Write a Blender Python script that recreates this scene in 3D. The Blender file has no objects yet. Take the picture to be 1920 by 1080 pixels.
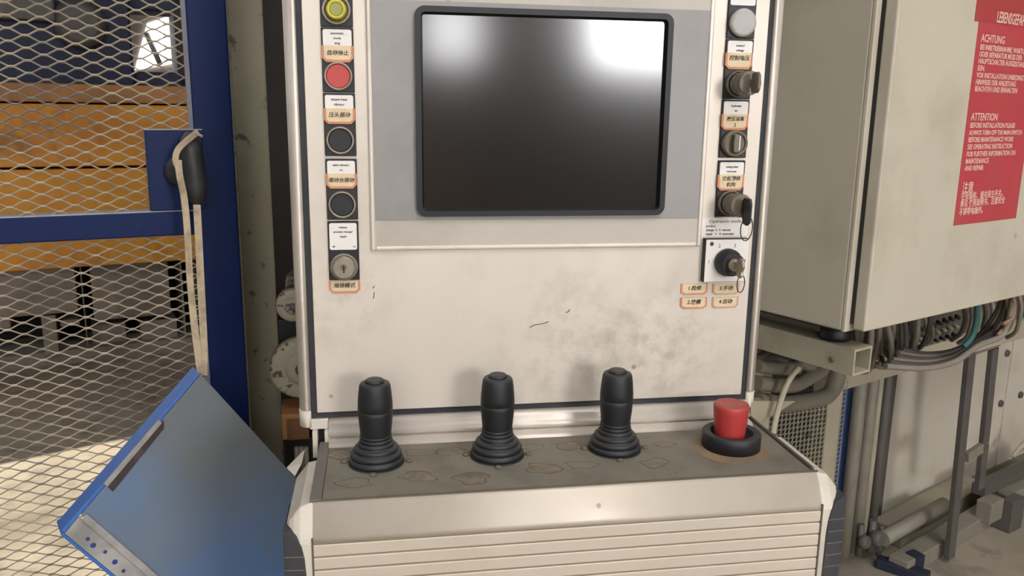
import bpy, bmesh, math, random
import numpy as np
from mathutils import Vector, Matrix, noise as mnoise
random.seed(7)
S = bpy.context.scene
COL = S.collection
R = math.radians

# ------------------------------------------------------------------ camera
CAM_H = 1.3
RX = Vector((0.98722648, -0.15880765, 0.01280659))
UX = Vector((0.02073932, 0.20779008, 0.97795356))
WX = Vector((0.15796759, 0.96519605, -0.20842943))
FPX = 1540.0
C0 = Vector((0, 0, CAM_H))
cam = bpy.data.cameras.new('camera'); camo = bpy.data.objects.new('camera', cam)
COL.objects.link(camo); S.camera = camo
cam.sensor_width = 36.0; cam.lens = FPX / 1920 * 36.0; cam.clip_start = 0.02
M = Matrix(((RX.x, UX.x, -WX.x, 0), (RX.y, UX.y, -WX.y, 0), (RX.z, UX.z, -WX.z, CAM_H), (0, 0, 0, 1)))
camo.matrix_world = M

# ------------------------------------------------------------------ world, sun, exposure
S.view_settings.view_transform = 'Standard'; S.view_settings.look = 'None'
S.view_settings.gamma = 1.0; S.view_settings.use_curve_mapping = False
S.view_settings.exposure = 0.0
S.cycles.use_denoising = True
S.cycles.max_bounces = 8
wd = bpy.data.worlds.new('sky'); S.world = wd; wd.use_nodes = True
wd.node_tree.nodes['Background'].inputs[0].default_value = (0.82, 0.9, 1.0, 1)
wd.node_tree.nodes['Background'].inputs[1].default_value = 1.2
SUN_DIR = Vector((0.66, 0.35, -0.70)).normalized()
sl = bpy.data.lights.new('sun', 'SUN'); sl.energy = 9.0; sl.angle = R(0.6); sl.color = (1.0, 0.93, 0.82)
so = bpy.data.objects.new('sun', sl); COL.objects.link(so)
so.rotation_euler = SUN_DIR.to_track_quat('-Z', 'Y').to_euler(); so.location = (-8, 3, 8)
WIN1 = 32.0      # brightness of the big window behind the viewer
WIN2 = 17.0
FILL_SIDE = 6.0
FILL_BACK = 4.6
FILL_ROOF = 5.0
FARW = 14.0

# ------------------------------------------------------------------ pixel -> place
def ray(x, y): return WX + (x - 960) / FPX * RX - (y - 540) / FPX * UX
def onY(x, y, Y):
    d = ray(x, y); return C0 + d * (Y / d.y)
def onZ(x, y, z):
    d = ray(x, y); return C0 + d * ((z - CAM_H) / d.z)
class VPlane:
    """upright plane through p, running along angle a (degrees from +X)"""
    def __init__(s, p, a):
        s.p = Vector(p); s.a = R(a); s.u = Vector((math.cos(s.a), math.sin(s.a), 0))
        s.n = Vector((math.sin(s.a), -math.cos(s.a), 0))       # towards the viewer
    def at(s, x, y, off=0.0):
        d = ray(x, y); t = (s.n.dot(s.p + s.n * off - C0)) / s.n.dot(d); return C0 + d * t
    def sz(s, x, y, off=0.0):
        q = s.at(x, y, off) - s.p; return q.dot(s.u), q.z + s.p.z
    def pt(s, a, z, off=0.0):
        q = s.p + s.u * a + s.n * off; return Vector((q.x, q.y, z))

# ------------------------------------------------------------------ materials
def lin(c):
    return tuple(((v / 255) / 12.92 if v / 255 <= 0.04045 else ((v / 255 + 0.055) / 1.055) ** 2.4) for v in c) + (1,)
MATS = {}
def mat(name, col, rough=0.5, metal=0.0, var=0.12, scale=9.0, dirt=None, amt=0.0, dscale=4.0, lo=0.5, hi=0.7,
        bump=0.0, bscale=60.0, stretch=None, spots=0.0, spot_col=(40, 36, 32), spot_scale=22.0, emit=None, spec=0.5,
        stain=None, dirt2=None, amt2=0.0, dscale2=18.0, lo2=.55, hi2=.68, dust_up=0.0, dust_col=(150, 140, 122)):
    if name in MATS: return MATS[name]
    m = bpy.data.materials.new(name); m.use_nodes = True; MATS[name] = m
    nt = m.node_tree; N = nt.nodes; L = nt.links
    b = N['Principled BSDF']
    b.inputs['Roughness'].default_value = rough; b.inputs['Metallic'].default_value = metal
    b.inputs['Specular IOR Level'].default_value = spec
    tc = N.new('ShaderNodeTexCoord'); src = tc.outputs['Object']
    if stretch:
        mp = N.new('ShaderNodeMapping'); mp.inputs['Scale'].default_value = stretch
        L.new(src, mp.inputs['Vector']); src = mp.outputs['Vector']
    def noise(sc, det=6.0, v=None):
        n = N.new('ShaderNodeTexNoise'); n.inputs['Scale'].default_value = sc; n.inputs['Detail'].default_value = det
        n.inputs['Roughness'].default_value = 0.62
        L.new(v if v else src, n.inputs['Vector']); return n.outputs['Fac']
    def ramp(f, a, c):
        r = N.new('ShaderNodeMapRange'); r.inputs['From Min'].default_value = a; r.inputs['From Max'].default_value = c
        L.new(f, r.inputs['Value']); return r.outputs['Result']
    def mix(f, a, c):
        x = N.new('ShaderNodeMix'); x.data_type = 'RGBA'
        if isinstance(f, float): x.inputs[0].default_value = f
        else: L.new(f, x.inputs[0])
        for i, v in ((6, a), (7, c)):
            if isinstance(v, tuple): x.inputs[i].default_value = v
            else: L.new(v, x.inputs[i])
        return x.outputs[2]
    def mul(f, k):
        x = N.new('ShaderNodeMath'); x.operation = 'MULTIPLY'; L.new(f, x.inputs[0])
        if isinstance(k, float): x.inputs[1].default_value = k
        else: L.new(k, x.inputs[1])
        return x.outputs[0]
    c = lin(col)
    if var > 0:
        d1 = tuple(v * (1 - var) for v in c[:3]) + (1,); d2 = tuple(min(1, v * (1 + var * .6)) for v in c[:3]) + (1,)
        out = mix(ramp(noise(scale), .3, .7), d1, d2)
    else:
        out = c
    if dirt:
        out = mix(mul(ramp(noise(dscale, 9.0), lo, hi), float(amt)), out, lin(dirt))
    if dirt2:
        out = mix(mul(ramp(noise(dscale2, 7.0), lo2, hi2), float(amt2)), out, lin(dirt2))
    if stain:      # [(centre, radius, colour, amount, noise scale)]
        for (ctr, rad, scol, samt, ssc) in stain:
            vs = N.new('ShaderNodeVectorMath'); vs.operation = 'DISTANCE'
            L.new(tc.outputs['Object'], vs.inputs[0]); vs.inputs[1].default_value = ctr
            g = ramp(vs.outputs['Value'], rad, rad * .2)
            if ssc > 0: g = mul(g, ramp(noise(ssc, 9.0, tc.outputs['Object']), .46, .68))
            out = mix(mul(g, float(samt)), out, lin(scol))
    if spots > 0:
        v = N.new('ShaderNodeTexVoronoi'); v.inputs['Scale'].default_value = spot_scale
        v.inputs['Randomness'].default_value = 1.0
        L.new(src, v.inputs['Vector'])
        s1 = ramp(v.outputs['Distance'], .10, .05)
        wn = N.new('ShaderNodeSeparateColor'); L.new(v.outputs['Color'], wn.inputs[0])
        s2 = ramp(wn.outputs[0], .72, .74)
        out = mix(mul(mul(s1, s2), float(spots)), out, lin(spot_col))
    if dust_up > 0:      # dust lies on whatever faces upwards
        g = N.new('ShaderNodeNewGeometry'); sp = N.new('ShaderNodeSeparateXYZ'); L.new(g.outputs['Normal'], sp.inputs[0])
        out = mix(mul(ramp(sp.outputs[2], .15, .9), float(dust_up)), out, lin(dust_col))
    if isinstance(out, tuple): b.inputs['Base Color'].default_value = out
    else: L.new(out, b.inputs['Base Color'])
    if bump > 0:
        bp = N.new('ShaderNodeBump'); bp.inputs['Strength'].default_value = bump; bp.inputs['Distance'].default_value = .002
        L.new(noise(bscale, 4.0), bp.inputs['Height']); L.new(bp.outputs[0], b.inputs['Normal'])
    if emit:
        b.inputs['Emission Color'].default_value = lin(emit[0]); b.inputs['Emission Strength'].default_value = emit[1]
    return m

SILVER = mat('brushed_silver', (214, 204, 190), .42, .35, .06, 14, (150, 140, 122), .45, 7, .52, .72, bump=.03, bscale=300)
PLATE = mat('aluminium_plate', (214, 203, 188), .45, .22, .05, 6, (176, 166, 148), .5, 5, .5, .7,
            spots=.55, spot_scale=26, stain=[((0.045, -.05, .10), .12, (104, 94, 82), .38, 30), ((0.14, -.05, .085), .11, (110, 100, 86), .42, 42),
                                             ((-.225, -.05, .155), .07, (158, 142, 112), .5, 30)])
BLACKP = mat('black_plastic', (19, 19, 21), .5, 0, .1, 20, (60, 56, 52), .22, 9, .5, .75)
BEZEL = mat('bezel_black', (13, 13, 14), .5, 0, .1, 20)
RUBBER = mat('black_rubber', (24, 25, 27), .55, 0, .12, 25, (62, 60, 58), .35, 12, .48, .75, dust_up=.3, dust_col=(84, 83, 82))
GASKET = mat('gasket_rubber', (40, 41, 43), .7, 0, .1, 25, (84, 80, 74), .3, 20)
GREYP = mat('grey_foil', (150, 146, 142), .5, 0, .04, 8, (120, 114, 106), .5, 5, .5, .7)
GREYL = mat('light_grey_foil', (186, 178, 164), .5, 0, .04, 8, (150, 142, 128), .5, 6, .5, .7, spots=.5, spot_scale=20)
GLASS = mat('screen_glass', (34, 30, 27), .135, 0, .08, 9, (48, 43, 38), .6, 5, .45, .7, spec=1.0)
WHITEL = mat('white_label', (228, 222, 214), .5, 0, .03, 30)
CREAML = mat('paper_sticker', (222, 200, 164), .7, 0, .08, 60, (178, 150, 116), .4, 50)
ORANGEL = mat('orange_print', (208, 138, 100), .7, 0, .15, 60)
INK = mat('ink', (48, 42, 38), .8, 0, 0)
GINK = mat('grey_ink', (122, 116, 110), .8, 0, 0)
RING = mat('metal_ring', (158, 148, 132), .4, .3, .1, 40, (112, 104, 90), .5, 40)
REDB = mat('red_plastic', (186, 62, 56), .45, 0, .06, 30, (160, 76, 66), .5, 20)
YELB = mat('yellow_lens', (196, 188, 62), .35, 0, .12, 60)
YELD = mat('yellow_dark', (112, 96, 40), .45, 0, .12, 60)
GREYB = mat('white_lens', (172, 168, 162), .5, 0, .06, 60, (128, 122, 116), .7, 40, .5, .65)
CHROME = mat('lock_metal', (150, 140, 122), .42, .35, .1, 50, (96, 88, 74), .4, 40)
CHROMED = mat('dull_lock_metal', (112, 104, 88), .5, .25, .15, 50, (70, 64, 54), .5, 40)
KEYM = mat('key_metal', (150, 140, 120), .4, .45, .12, 60)
RINGW = mat('dark_wire', (48, 42, 38), .4, .4, .1, 60)
DESKTOP = mat('dusty_grey_paint', (124, 118, 103), .7, 0, .09, 14, (102, 93, 79), .6, 22, .48, .66, spots=.5, spot_scale=24)
RESID = mat('glue_residue', (132, 121, 103), .85, 0, .2, 60, (98, 88, 72), .7, 70, .45, .62)
RESIDD = mat('glue_outline', (100, 93, 78), .85, 0, .15, 60)
DESKF = mat('desk_silver', (208, 196, 178), .45, .2, .05, 6, (182, 166, 142), .5, 5, .48, .7, spots=.5, spot_scale=26)
CAPW = mat('end_cap_white', (206, 197, 180), .5, 0, .05, 12, (160, 148, 126), .5, 14)
BUMPER = mat('bumper_rubber', (56, 56, 58), .6, 0, .1, 18, (84, 80, 76), .4, 14, bump=.05)
GROOVE = mat('groove_brown', (146, 130, 108), .7, 0, .1, 30)  # brown of the grooves between the ribs
ESTOP = mat('stop_red', (176, 54, 50), .5, 0, .06, 30, (150, 84, 74), .45, 24, .48, .7, dust_up=.45, dust_col=(150, 92, 82))
CABD = mat('cabinet_paint', (196, 187, 166), .5, 0, .04, 5, (160, 150, 128), .45, 6, .5, .7, spots=.35, spot_scale=14)
CABS = mat('cabinet_side_shade', (186, 178, 156), .55, 0, .05, 5, (146, 137, 116), .5, 5, .48, .7)  # door paint made darker: shade of the side put into the colour
SEAL = mat('door_seal', (40, 38, 36), .7, 0, .1, 30)
REDS = mat('red_sticker', (182, 68, 72), .55, 0, .05, 14, (176, 84, 80), .6, 9, .48, .7)
REDS2 = mat('red_sticker_dark', (168, 66, 64), .55, 0, .05, 14)
PINK = mat('sticker_print', (224, 186, 168), .7, 0, 0)
CREAM = mat('cream_steel', (172, 163, 140), .6, 0, .08, 6, (116, 106, 88), .6, 6, .45, .7, spots=.5, spot_scale=16)
CREAMD = mat('cream_column', (142, 134, 112), .65, 0, .1, 5, (104, 96, 80), .6, 5, .45, .7, dirt2=(58, 50, 42), amt2=.8, dscale2=30, lo2=.60, hi2=.66)
BLUE = mat('blue_steel', (8, 29, 74), .5, 0, .12, 5, (16, 32, 66), .5, 4, spots=.5, spot_col=(120, 120, 124), spot_scale=18, spec=.2)
BLUEB = mat('bright_blue', (58, 108, 182), .5, 0, .08, 8, (60, 90, 140), .4, 8)
DUSTY = mat('dusty_flange', (168, 164, 158), .8, 0, .12, 18, (112, 108, 104), .6, 16, .45, .65)
MESHM = mat('mesh_wire', (176, 164, 142), .65, 0, .1, 30, (96, 92, 96), .7, 9, .46, .6)
STRAP = mat('strap_webbing', (190, 172, 142), .85, 0, .12, 40, (122, 106, 84), .7, 30, .45, .65, bump=.2, bscale=200)
HANDLE = mat('handle_black', (44, 43, 40), .55, 0, .12, 20, (92, 88, 80), .5, 12, dust_up=.4, dust_col=(112, 106, 96))
ORANGE = mat('orange_paint', (214, 146, 38), .6, 0, .15, 2.5, (170, 96, 30), .7, 2.2, .46, .68, dirt2=(96, 66, 36), amt2=.6, dscale2=5)
ORANGED = mat('orange_brown', (176, 120, 60), .6, 0, .2, 3, (110, 84, 60), .7, 4)
NAVY = mat('navy_machine', (9, 24, 58), .6, 0, .15, 2, (34, 40, 56), .5, 3)
DUSTG = mat('cement_grey', (136, 124, 110), .9, 0, .12, 4, (104, 94, 82), .7, 3, .45, .65, bump=.2, bscale=30)
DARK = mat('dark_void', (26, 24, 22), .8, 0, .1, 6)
CONC = mat('concrete', (166, 155, 136), .9, 0, .1, 1.2, (116, 106, 90), .7, 1.4, .45, .65, dirt2=(92, 84, 72), amt2=.5, dscale2=7, lo2=.52, hi2=.66, bump=.15, bscale=40)
HALL = mat('hall_wall', (92, 84, 74), .9, 0, .15, .8)
CEIL = mat('hall_ceiling', (70, 66, 60), .9, 0, .15, .8)
PANELW = mat('wall_panel_paint', (212, 203, 184), .55, 0, .05, 3, (162, 150, 128), .55, 3, .46, .68)
PANELB = mat('panel_lower_dirt', (122, 116, 96), .75, 0, .12, 5, (96, 88, 72), .6, 6)
STEELD = mat('dark_steel', (96, 90, 84), .6, .1, .12, 12, (70, 64, 58), .5, 10)
STEELL = mat('pale_steel', (142, 134, 119), .6, .1, .12, 12, (104, 96, 82), .6, 10)
CABLE = mat('cable_grey', (136, 126, 112), .7, 0, .12, 20, (92, 84, 74), .5, 20)
CABLED = mat('cable_dark', (84, 78, 72), .7, 0, .12, 20)
CABLEG = mat('cable_green', (48, 96, 92), .6, 0, .1, 20)
CABLEO = mat('cable_tan', (150, 120, 92), .7, 0, .1, 20)
HOSE = mat('hose_grey', (118, 110, 94), .6, 0, .1, 20, (84, 78, 66), .5, 20)
PALEC = mat('pale_lead', (188, 178, 154), .6, 0, .08, 20)
WOOD = mat('wood_block', (168, 118, 70), .7, 0, .15, 20, (110, 74, 44), .6, 14)
BLUEL = mat('pale_blue_strip', (66, 92, 140), .6, 0, .1, 10)
NAVYD = mat('navy_angle', (34, 40, 56), .6, 0, .15, 10)
YELT = mat('yellow_tag', (198, 170, 60), .6, 0, .1, 30)

# ------------------------------------------------------------------ mesh builder
class MB:
    def __init__(s): s.v = []; s.f = []; s.sm = []
    def add(s, vs, fs, smooth=False):
        o = len(s.v); s.v += [Vector(v) for v in vs]
        for f in fs: s.f.append([o + i for i in f]); s.sm.append(smooth)
        return s
    def hexa(s, p):     # 8 points: bottom ring 0-3, top ring 4-7
        return s.add(p, [(3, 2, 1, 0), (4, 5, 6, 7), (0, 1, 5, 4), (1, 2, 6, 5), (2, 3, 7, 6), (3, 0, 4, 7)])
    def box(s, x0, x1, y0, y1, z0, z1):
        return s.hexa([(x0, y0, z0), (x1, y0, z0), (x1, y1, z0), (x0, y1, z0), (x0, y0, z1), (x1, y0, z1), (x1, y1, z1), (x0, y1, z1)])
    def slab(s, P, a0, a1, z0, z1, o0, o1):   # box along an upright plane: o1 nearer the viewer
        return s.hexa([P.pt(a0, z0, o1), P.pt(a1, z0, o1), P.pt(a1, z0, o0), P.pt(a0, z0, o0),
                       P.pt(a0, z1, o1), P.pt(a1, z1, o1), P.pt(a1, z1, o0), P.pt(a0, z1, o0)])
    def prism(s, poly, d, smooth=False):      # polygon (3D points) pushed along d
        n = len(poly); d = Vector(d); a = [Vector(p) for p in poly]
        s.add(a + [p + d for p in a], [tuple(range(n))[::-1], tuple(range(n, 2 * n))])
        o = len(s.v) - 2 * n
        for i in range(n):
            j = (i + 1) % n; s.f.append([o + i, o + j, o + n + j, o + n + i]); s.sm.append(smooth)
        return s
    def lathe(s, prof, c, ax=(0, 0, 1), n=32, smooth=True, closed=True):   # prof: [(r, h)]
        ax = Vector(ax).normalized(); q = ax.to_track_quat('Z', 'Y'); c = Vector(c)
        o = len(s.v)
        for r, h in prof:
            for k in range(n):
                t = 2 * math.pi * k / n
                s.v.append(c + q @ Vector((r * math.cos(t), r * math.sin(t), h)))
        for i in range(len(prof) - 1):
            for k in range(n):
                k2 = (k + 1) % n
                s.f.append([o + i * n + k, o + i * n + k2, o + (i + 1) * n + k2, o + (i + 1) * n + k]); s.sm.append(smooth)
        if closed:
            s.f.append([o + k for k in range(n)][::-1]); s.sm.append(False)
            s.f.append([o + (len(prof) - 1) * n + k for k in range(n)]); s.sm.append(False)
        return s
    def tube(s, pts, r, n=10, smooth=True, flat=None):      # flat=(w,t,normal) gives a ribbon
        pts = [Vector(p) for p in pts]; o = len(s.v); m = len(pts)
        up = None
        for i, p in enumerate(pts):
            t = (pts[min(i + 1, m - 1)] - pts[max(i - 1, 0)]).normalized()
            if flat:
                nn = Vector(flat[2]); nn = (nn - t * nn.dot(t)).normalized(); sd = t.cross(nn)
                w, th = flat[0] / 2, flat[1] / 2
                for a, b in ((-1, -1), (1, -1), (1, 1), (-1, 1)): s.v.append(p + sd * w * a + nn * th * b)
            else:
                if up is None: up = t.orthogonal().normalized()
                up = (up - t * up.dot(t)).normalized(); sd = t.cross(up)
                rr = r[i] if isinstance(r, (list, tuple)) else r
                for k in range(n):
                    an = 2 * math.pi * k / n; s.v.append(p + (up * math.cos(an) + sd * math.sin(an)) * rr)
        if flat: n = 4; smooth = False
        for i in range(m - 1):
            for k in range(n):
                k2 = (k + 1) % n
                s.f.append([o + i * n + k, o + i * n + k2, o + (i + 1) * n + k2, o + (i + 1) * n + k]); s.sm.append(smooth)
        s.f.append([o + k for k in range(n)][::-1]); s.sm.append(False)
        s.f.append([o + (m - 1) * n + k for k in range(n)]); s.sm.append(False)
        return s
    def build(s, name, m, parent=None, bevel=0.0, seg=2, label=None):
        base = Vector((0, 0, 0))
        q = parent
        while q is not None: base += q.location; q = q.parent
        me = bpy.data.meshes.new(name)
        me.from_pydata([tuple(v - base) for v in s.v], [], s.f)
        me.polygons.foreach_set('use_smooth', s.sm)
        bm = bmesh.new(); bm.from_mesh(me); bmesh.ops.recalc_face_normals(bm, faces=bm.faces); bm.to_mesh(me); bm.free()
        me.materials.append(m); me.update()
        o = bpy.data.objects.new(name, me); COL.objects.link(o); o.parent = parent
        if bevel > 0:
            b = o.modifiers.new('bevel', 'BEVEL'); b.width = bevel; b.segments = seg; b.limit_method = 'ANGLE'; b.angle_limit = R(40)
        if label: o['label'] = label
        return o
def tag(o, label, cat, group=None, kind=None):
    o['label'] = label; o['category'] = cat
    if group: o['group'] = group
    if kind: o['kind'] = kind
    return o
def thing(name, loc, label, cat, group=None):
    o = bpy.data.objects.new(name, None); COL.objects.link(o); o.location = loc; o.empty_display_size = .05
    return tag(o, label, cat, group)
def struct(o): o['kind'] = 'structure'; return o
def solo(mb, name, m, label, cat, group=None, bevel=0.0, seg=2):
    """a thing that is one mesh, origin at its own base"""
    base = Vector((sum(v.x for v in mb.v) / len(mb.v), sum(v.y for v in mb.v) / len(mb.v), min(v.z for v in mb.v)))
    for i, v in enumerate(mb.v): mb.v[i] = v - base
    o = mb.build(name, m, None, bevel, seg); o.location = base
    return tag(o, label, cat, group)
def rrect(x0, x1, z0, z1, r, n=5):
    out = []
    for cx, cz, a in ((x1 - r, z1 - r, 0), (x0 + r, z1 - r, 90), (x0 + r, z0 + r, 180), (x1 - r, z0 + r, 270)):
        for k in range(n + 1):
            t = R(a + 90 * k / n); out.append((cx + r * math.cos(t), cz + r * math.sin(t)))
    return out
def smooth_path(pts, k=6):
    pts = [Vector(p) for p in pts]; out = []
    P = [pts[0]] + pts + [pts[-1]]
    for i in range(1, len(P) - 2):
        a, b, c, d = P[i - 1:i + 3]
        for j in range(k):
            t = j / k
            out.append(.5 * ((2 * b) + (c - a) * t + (2 * a - 5 * b + 4 * c - d) * t * t + (3 * b - a - 3 * c + d) * t ** 3))
    out.append(pts[-1]); return out
def text(body, size, org, ux, uz, m, parent, name='lettering', align='CENTER', ex=.00012, sx=1.0, bold=0.00006, shear=0.0, line=1.0):
    cu = bpy.data.curves.new(name, 'FONT'); cu.body = body; cu.size = size; cu.align_x = align; cu.align_y = 'CENTER'
    cu.extrude = ex; cu.offset = bold; cu.resolution_u = 2; cu.shear = shear; cu.space_line = line
    to = bpy.data.objects.new(name, cu); me = bpy.data.meshes.new_from_object(to)
    bpy.data.objects.remove(to); bpy.data.curves.remove(cu)
    ux = Vector(ux).normalized(); uz = Vector(uz).normalized(); nn = ux.cross(uz); org = Vector(org)
    base = Vector((0, 0, 0)); q = parent
    while q is not None: base += q.location; q = q.parent
    for v in me.vertices: v.co = org + ux * v.co.x * sx + uz * v.co.y + nn * v.co.z - base
    me.materials.clear(); me.materials.append(m); me.name = name
    o = bpy.data.objects.new(name, me); COL.objects.link(o); o.parent = parent
    return o
XA, ZA = Vector((1, 0, 0)), Vector((0, 0, 1))

# ================================================================== THE HALL
def hole_wall(mb, axis, pos, th, a0, a1, z0, z1, holes):
    """wall across 'axis' at pos with rectangular holes (b0,b1,c0,c1) side by side"""
    def bx(p0, p1, q0, q1):
        if p1 - p0 < 1e-4 or q1 - q0 < 1e-4: return
        if axis == 'y': mb.box(p0, p1, pos, pos + th, q0, q1)
        else: mb.box(pos, pos + th, p0, p1, q0, q1)
    cur = a0
    for b0, b1, c0, c1 in sorted(holes):
        bx(cur, b0, z0, z1); bx(b0, b1, z0, c0); bx(b0, b1, c1, z1); cur = b1
    bx(cur, a1, z0, z1)
HX0, HX1, HY0, HY1, HZ = -3.2, 7.0, -5.0, 9.0, 5.0
struct(MB().box(HX0 - .3, HX1 + .3, HY0 - .3, HY1 + .3, -.2, 0).build('floor', CONC))
ROOF_FILL = (-1.2, 4.2, -3.6, -1.0)
mb = MB()
mb.box(HX0 - .3, ROOF_FILL[0], HY0 - .3, HY1 + .3, HZ, HZ + .2); mb.box(ROOF_FILL[1], HX1 + .3, HY0 - .3, HY1 + .3, HZ, HZ + .2)
mb.box(ROOF_FILL[0], ROOF_FILL[1], HY0 - .3, ROOF_FILL[2], HZ, HZ + .2); mb.box(ROOF_FILL[0], ROOF_FILL[1], ROOF_FILL[3], HY1 + .3, HZ, HZ + .2)
struct(mb.build('ceiling', CEIL))
def glow(name, k, c=(250, 249, 252)): return mat(name, (230, 230, 228), .4, 0, 0, emit=(c, k))
w = struct(MB().box(ROOF_FILL[0], ROOF_FILL[1], ROOF_FILL[2], ROOF_FILL[3], HZ + .05, HZ + .07).build('fill_light_roof', glow('fill_roof_pane', FILL_ROOF)))  # unseen glowing roof pane, added for light from above
W1 = (1.72, 3.3, 1.66, 3.0); W2 = (.36, .86, 1.66, 2.25); BACK_FILL = (-2.9, -.25, 1.3, 4.3)  # the wide left pane is unseen, added to soften the shadows
mb = MB(); hole_wall(mb, 'y', HY0 - .2, .2, HX0 - .3, HX1 + .3, 0, HZ, [W1, W2, BACK_FILL]); struct(mb.build('wall_back', HALL))
for nm, wn, k in (('window_1', W1, WIN1), ('window_2', W2, WIN2), ('fill_light_back', BACK_FILL, FILL_BACK)):
    p = struct(MB().box(wn[0], wn[1], HY0 - .12, HY0 - .10, wn[2], wn[3]).build(nm, glow(nm + '_pane', k)))
    mb = MB()
    for x in (wn[0], wn[1] - .05): mb.box(x, x + .05, HY0 - .1, HY0 - .04, wn[2], wn[3])
    for z in (wn[2], wn[3] - .05): mb.box(wn[0], wn[1], HY0 - .1, HY0 - .04, z, z + .05)
    mb.build('window_frame', STEELL, p)
# side wall with the opening the sun comes through
def sun_at_wall(fx, fy):
    t = (fx - HX0) / SUN_DIR.x; return fy - t * SUN_DIR.y, -t * SUN_DIR.z
SIDE_FILL = (4.2, 7.6, .9, 3.6)
struct(MB().box(HX0 - .07, HX0 - .05, *SIDE_FILL).build('window_6', glow('window_6_pane', FILL_SIDE)))  # unseen glowing pane, added to brighten the floor and machine behind the mesh
oy0, _ = sun_at_wall(-1.2, 1.2); oy1, _ = sun_at_wall(-1.2, 3.215)
_, oz0 = sun_at_wall(-2.2, 0); _, oz1 = sun_at_wall(-.35, 0)
mb = MB(); hole_wall(mb, 'x', HX0 - .1, .1, HY0, HY1, 0, HZ, [(min(oy0, oy1), max(oy0, oy1), oz0, oz1), SIDE_FILL]); struct(mb.build('wall_left', HALL))
struct(MB().box(HX1, HX1 + .2, HY0 - .2, HY1 + .2, 0, HZ).build('wall_right', HALL))
struct(MB().box(HX0 - .2, HX1 + .2, HY1, HY1 + .2, 0, HZ).build('wall_front', HALL))
q = [onY(x, y, HY1 - .02) for x, y in ((253, 131), (334, 117), (329, 27), (276, 44))]
p = struct(MB().prism(q, (0, .015, 0)).build('window_3', glow('far_pane', FARW)))
MB().tube([onY(274, 62, HY1 - .06), onY(301, 122, HY1 - .06)], .03, 6).build('window_bar', STEELD, p)
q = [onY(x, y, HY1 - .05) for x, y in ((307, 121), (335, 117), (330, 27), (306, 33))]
MB().prism(q, (0, .02, 0)).build('window_jamb', mat('glowing_jamb', (225, 222, 205), .6, 0, .05, emit=((235, 232, 215), 1.0)), p)  # pale window jamb; the daylight on it is put in as emission

# ================================================================== CONTROL PANEL (upper console)
PB = Vector((.18, .95, CAM_H - .36))
cp = thing('control_console', PB, 'silver control console with black screen, push buttons, joysticks and red stop button', 'control console')
PY = .9
XL0, XR0 = -.0803, .4402            # gasket outside
ZB = CAM_H - .3406; ZT = CAM_H + .30
MB().box(XL0 - .006, XR0 + .006, PY + .012, 1.06, ZB - .004, ZT).build('housing', CREAMD, cp)
MB().box(XL0 + .0068, XR0 - .0068, PY, PY + .012, ZB + .0068, ZT).build('front_plate', PLATE, cp, .0006, 1)
g = MB()
g.box(XL0, XL0 + .0068, PY + .002, PY + .012, ZB, ZT); g.box(XR0 - .0068, XR0, PY + .002, PY + .012, ZB, ZT)
g.box(XL0 + .0068, XR0 - .0068, PY + .002, PY + .012, ZB, ZB + .0068)
g.build('gasket', GASKET, cp)
# rounded side profiles
for sgn, x0 in ((-1, XL0), (1, XR0)):
    pr = [(0, .012), (0, -.001), (.0015, -.002), (.004, -.0022)]
    for k in range(7):
        t = R(90 * k / 6); pr.append((.004 + .0095 * math.sin(t), -.0022 + .0145 * (1 - math.cos(t))))
    pr += [(.0135, .05), (.002, .05)]
    poly = [Vector((x0 + sgn * a, PY + b, ZB + .0105)) for a, b in pr]
    MB().prism(poly, (0, 0, ZT - ZB - .0105), True).build('side_profile', SILVER, cp)
    poly = [Vector((x0 + sgn * a * 1.04, PY + b * 1.0, ZB - .0095)) for a, b in pr]
    MB().prism(poly, (0, 0, .0195), True).build('corner_piece', CAPW, cp)
MB().box(XL0 - .002, XL0 + .019, PY - .001, PY + .05, ZB - .0125, ZB - .0005).build('corner_foot', CAPW, cp, .001)
# lower ridge profile running down to the desk
pr = [(.8990, -.3412), (.8955, -.3425), (.8930, -.3465), (.8935, -.3500), (.8905, -.3535), (.8890, -.3570), (.8900, -.3600),
      (.8960, -.3608), (.8960, -.3622), (.8830, -.3630), (.8790, -.3660), (.8780, -.3700), (.8790, -.3725), (.93, -.3725), (.93, -.3412)]
MB().prism([Vector((XL0 + .0195, a, CAM_H + b)) for a, b in pr], (XR0 - XL0 - .018, 0, 0), True).build('lower_profile', SILVER, cp)
for xa in (XL0 + .001, XL0 + .0145):
    MB().box(xa, xa + .0055, .893, .915, CAM_H - .385, ZB - .0125).build('neck_post', CAPW, cp, .0006)
MB().box(XL0 + .004, XL0 + .018, .91, .92, CAM_H - .385, ZB - .012).build('neck_gap_shade', GASKET, cp)  # dark sheet standing in for the shaded gap between the posts

# display: rim, foil bands, bezel, glass
dz0, dz1 = CAM_H - .1490, CAM_H + .26
ox0, ox1, oz0_, oz1_ = .0406, .3203, CAM_H - .1114, CAM_H + .1073
def ringbox(x0, x1, z0, z1, y0, y1):
    m = MB(); a, b, c, d = ox0 + .003, ox1 - .003, oz0_ + .003, oz1_ - .003
    m.box(x0, a, y0, y1, z0, z1); m.box(b, x1, y0, y1, z0, z1); m.box(a, b, y0, y1, z0, c)
    if z1 > d: m.box(a, b, y0, y1, d, z1)
    return m
dp = ringbox(-.0042, .3633, dz0 + .005, dz1 - .005, PY - .0022, PY - .0001).build('display', GREYL, cp)
rim = MB()
for a in ((-.0093, -.0042, dz0, dz1), (.3633, .3684, dz0, dz1), (-.0042, .3633, dz0, dz0 + .0051), (-.0042, .3633, dz1 - .0051, dz1)):
    rim.box(a[0], a[1], PY - .0042, PY + .004, a[2], a[3])
rim.build('rim', SILVER, dp, .0016, 2)
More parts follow.
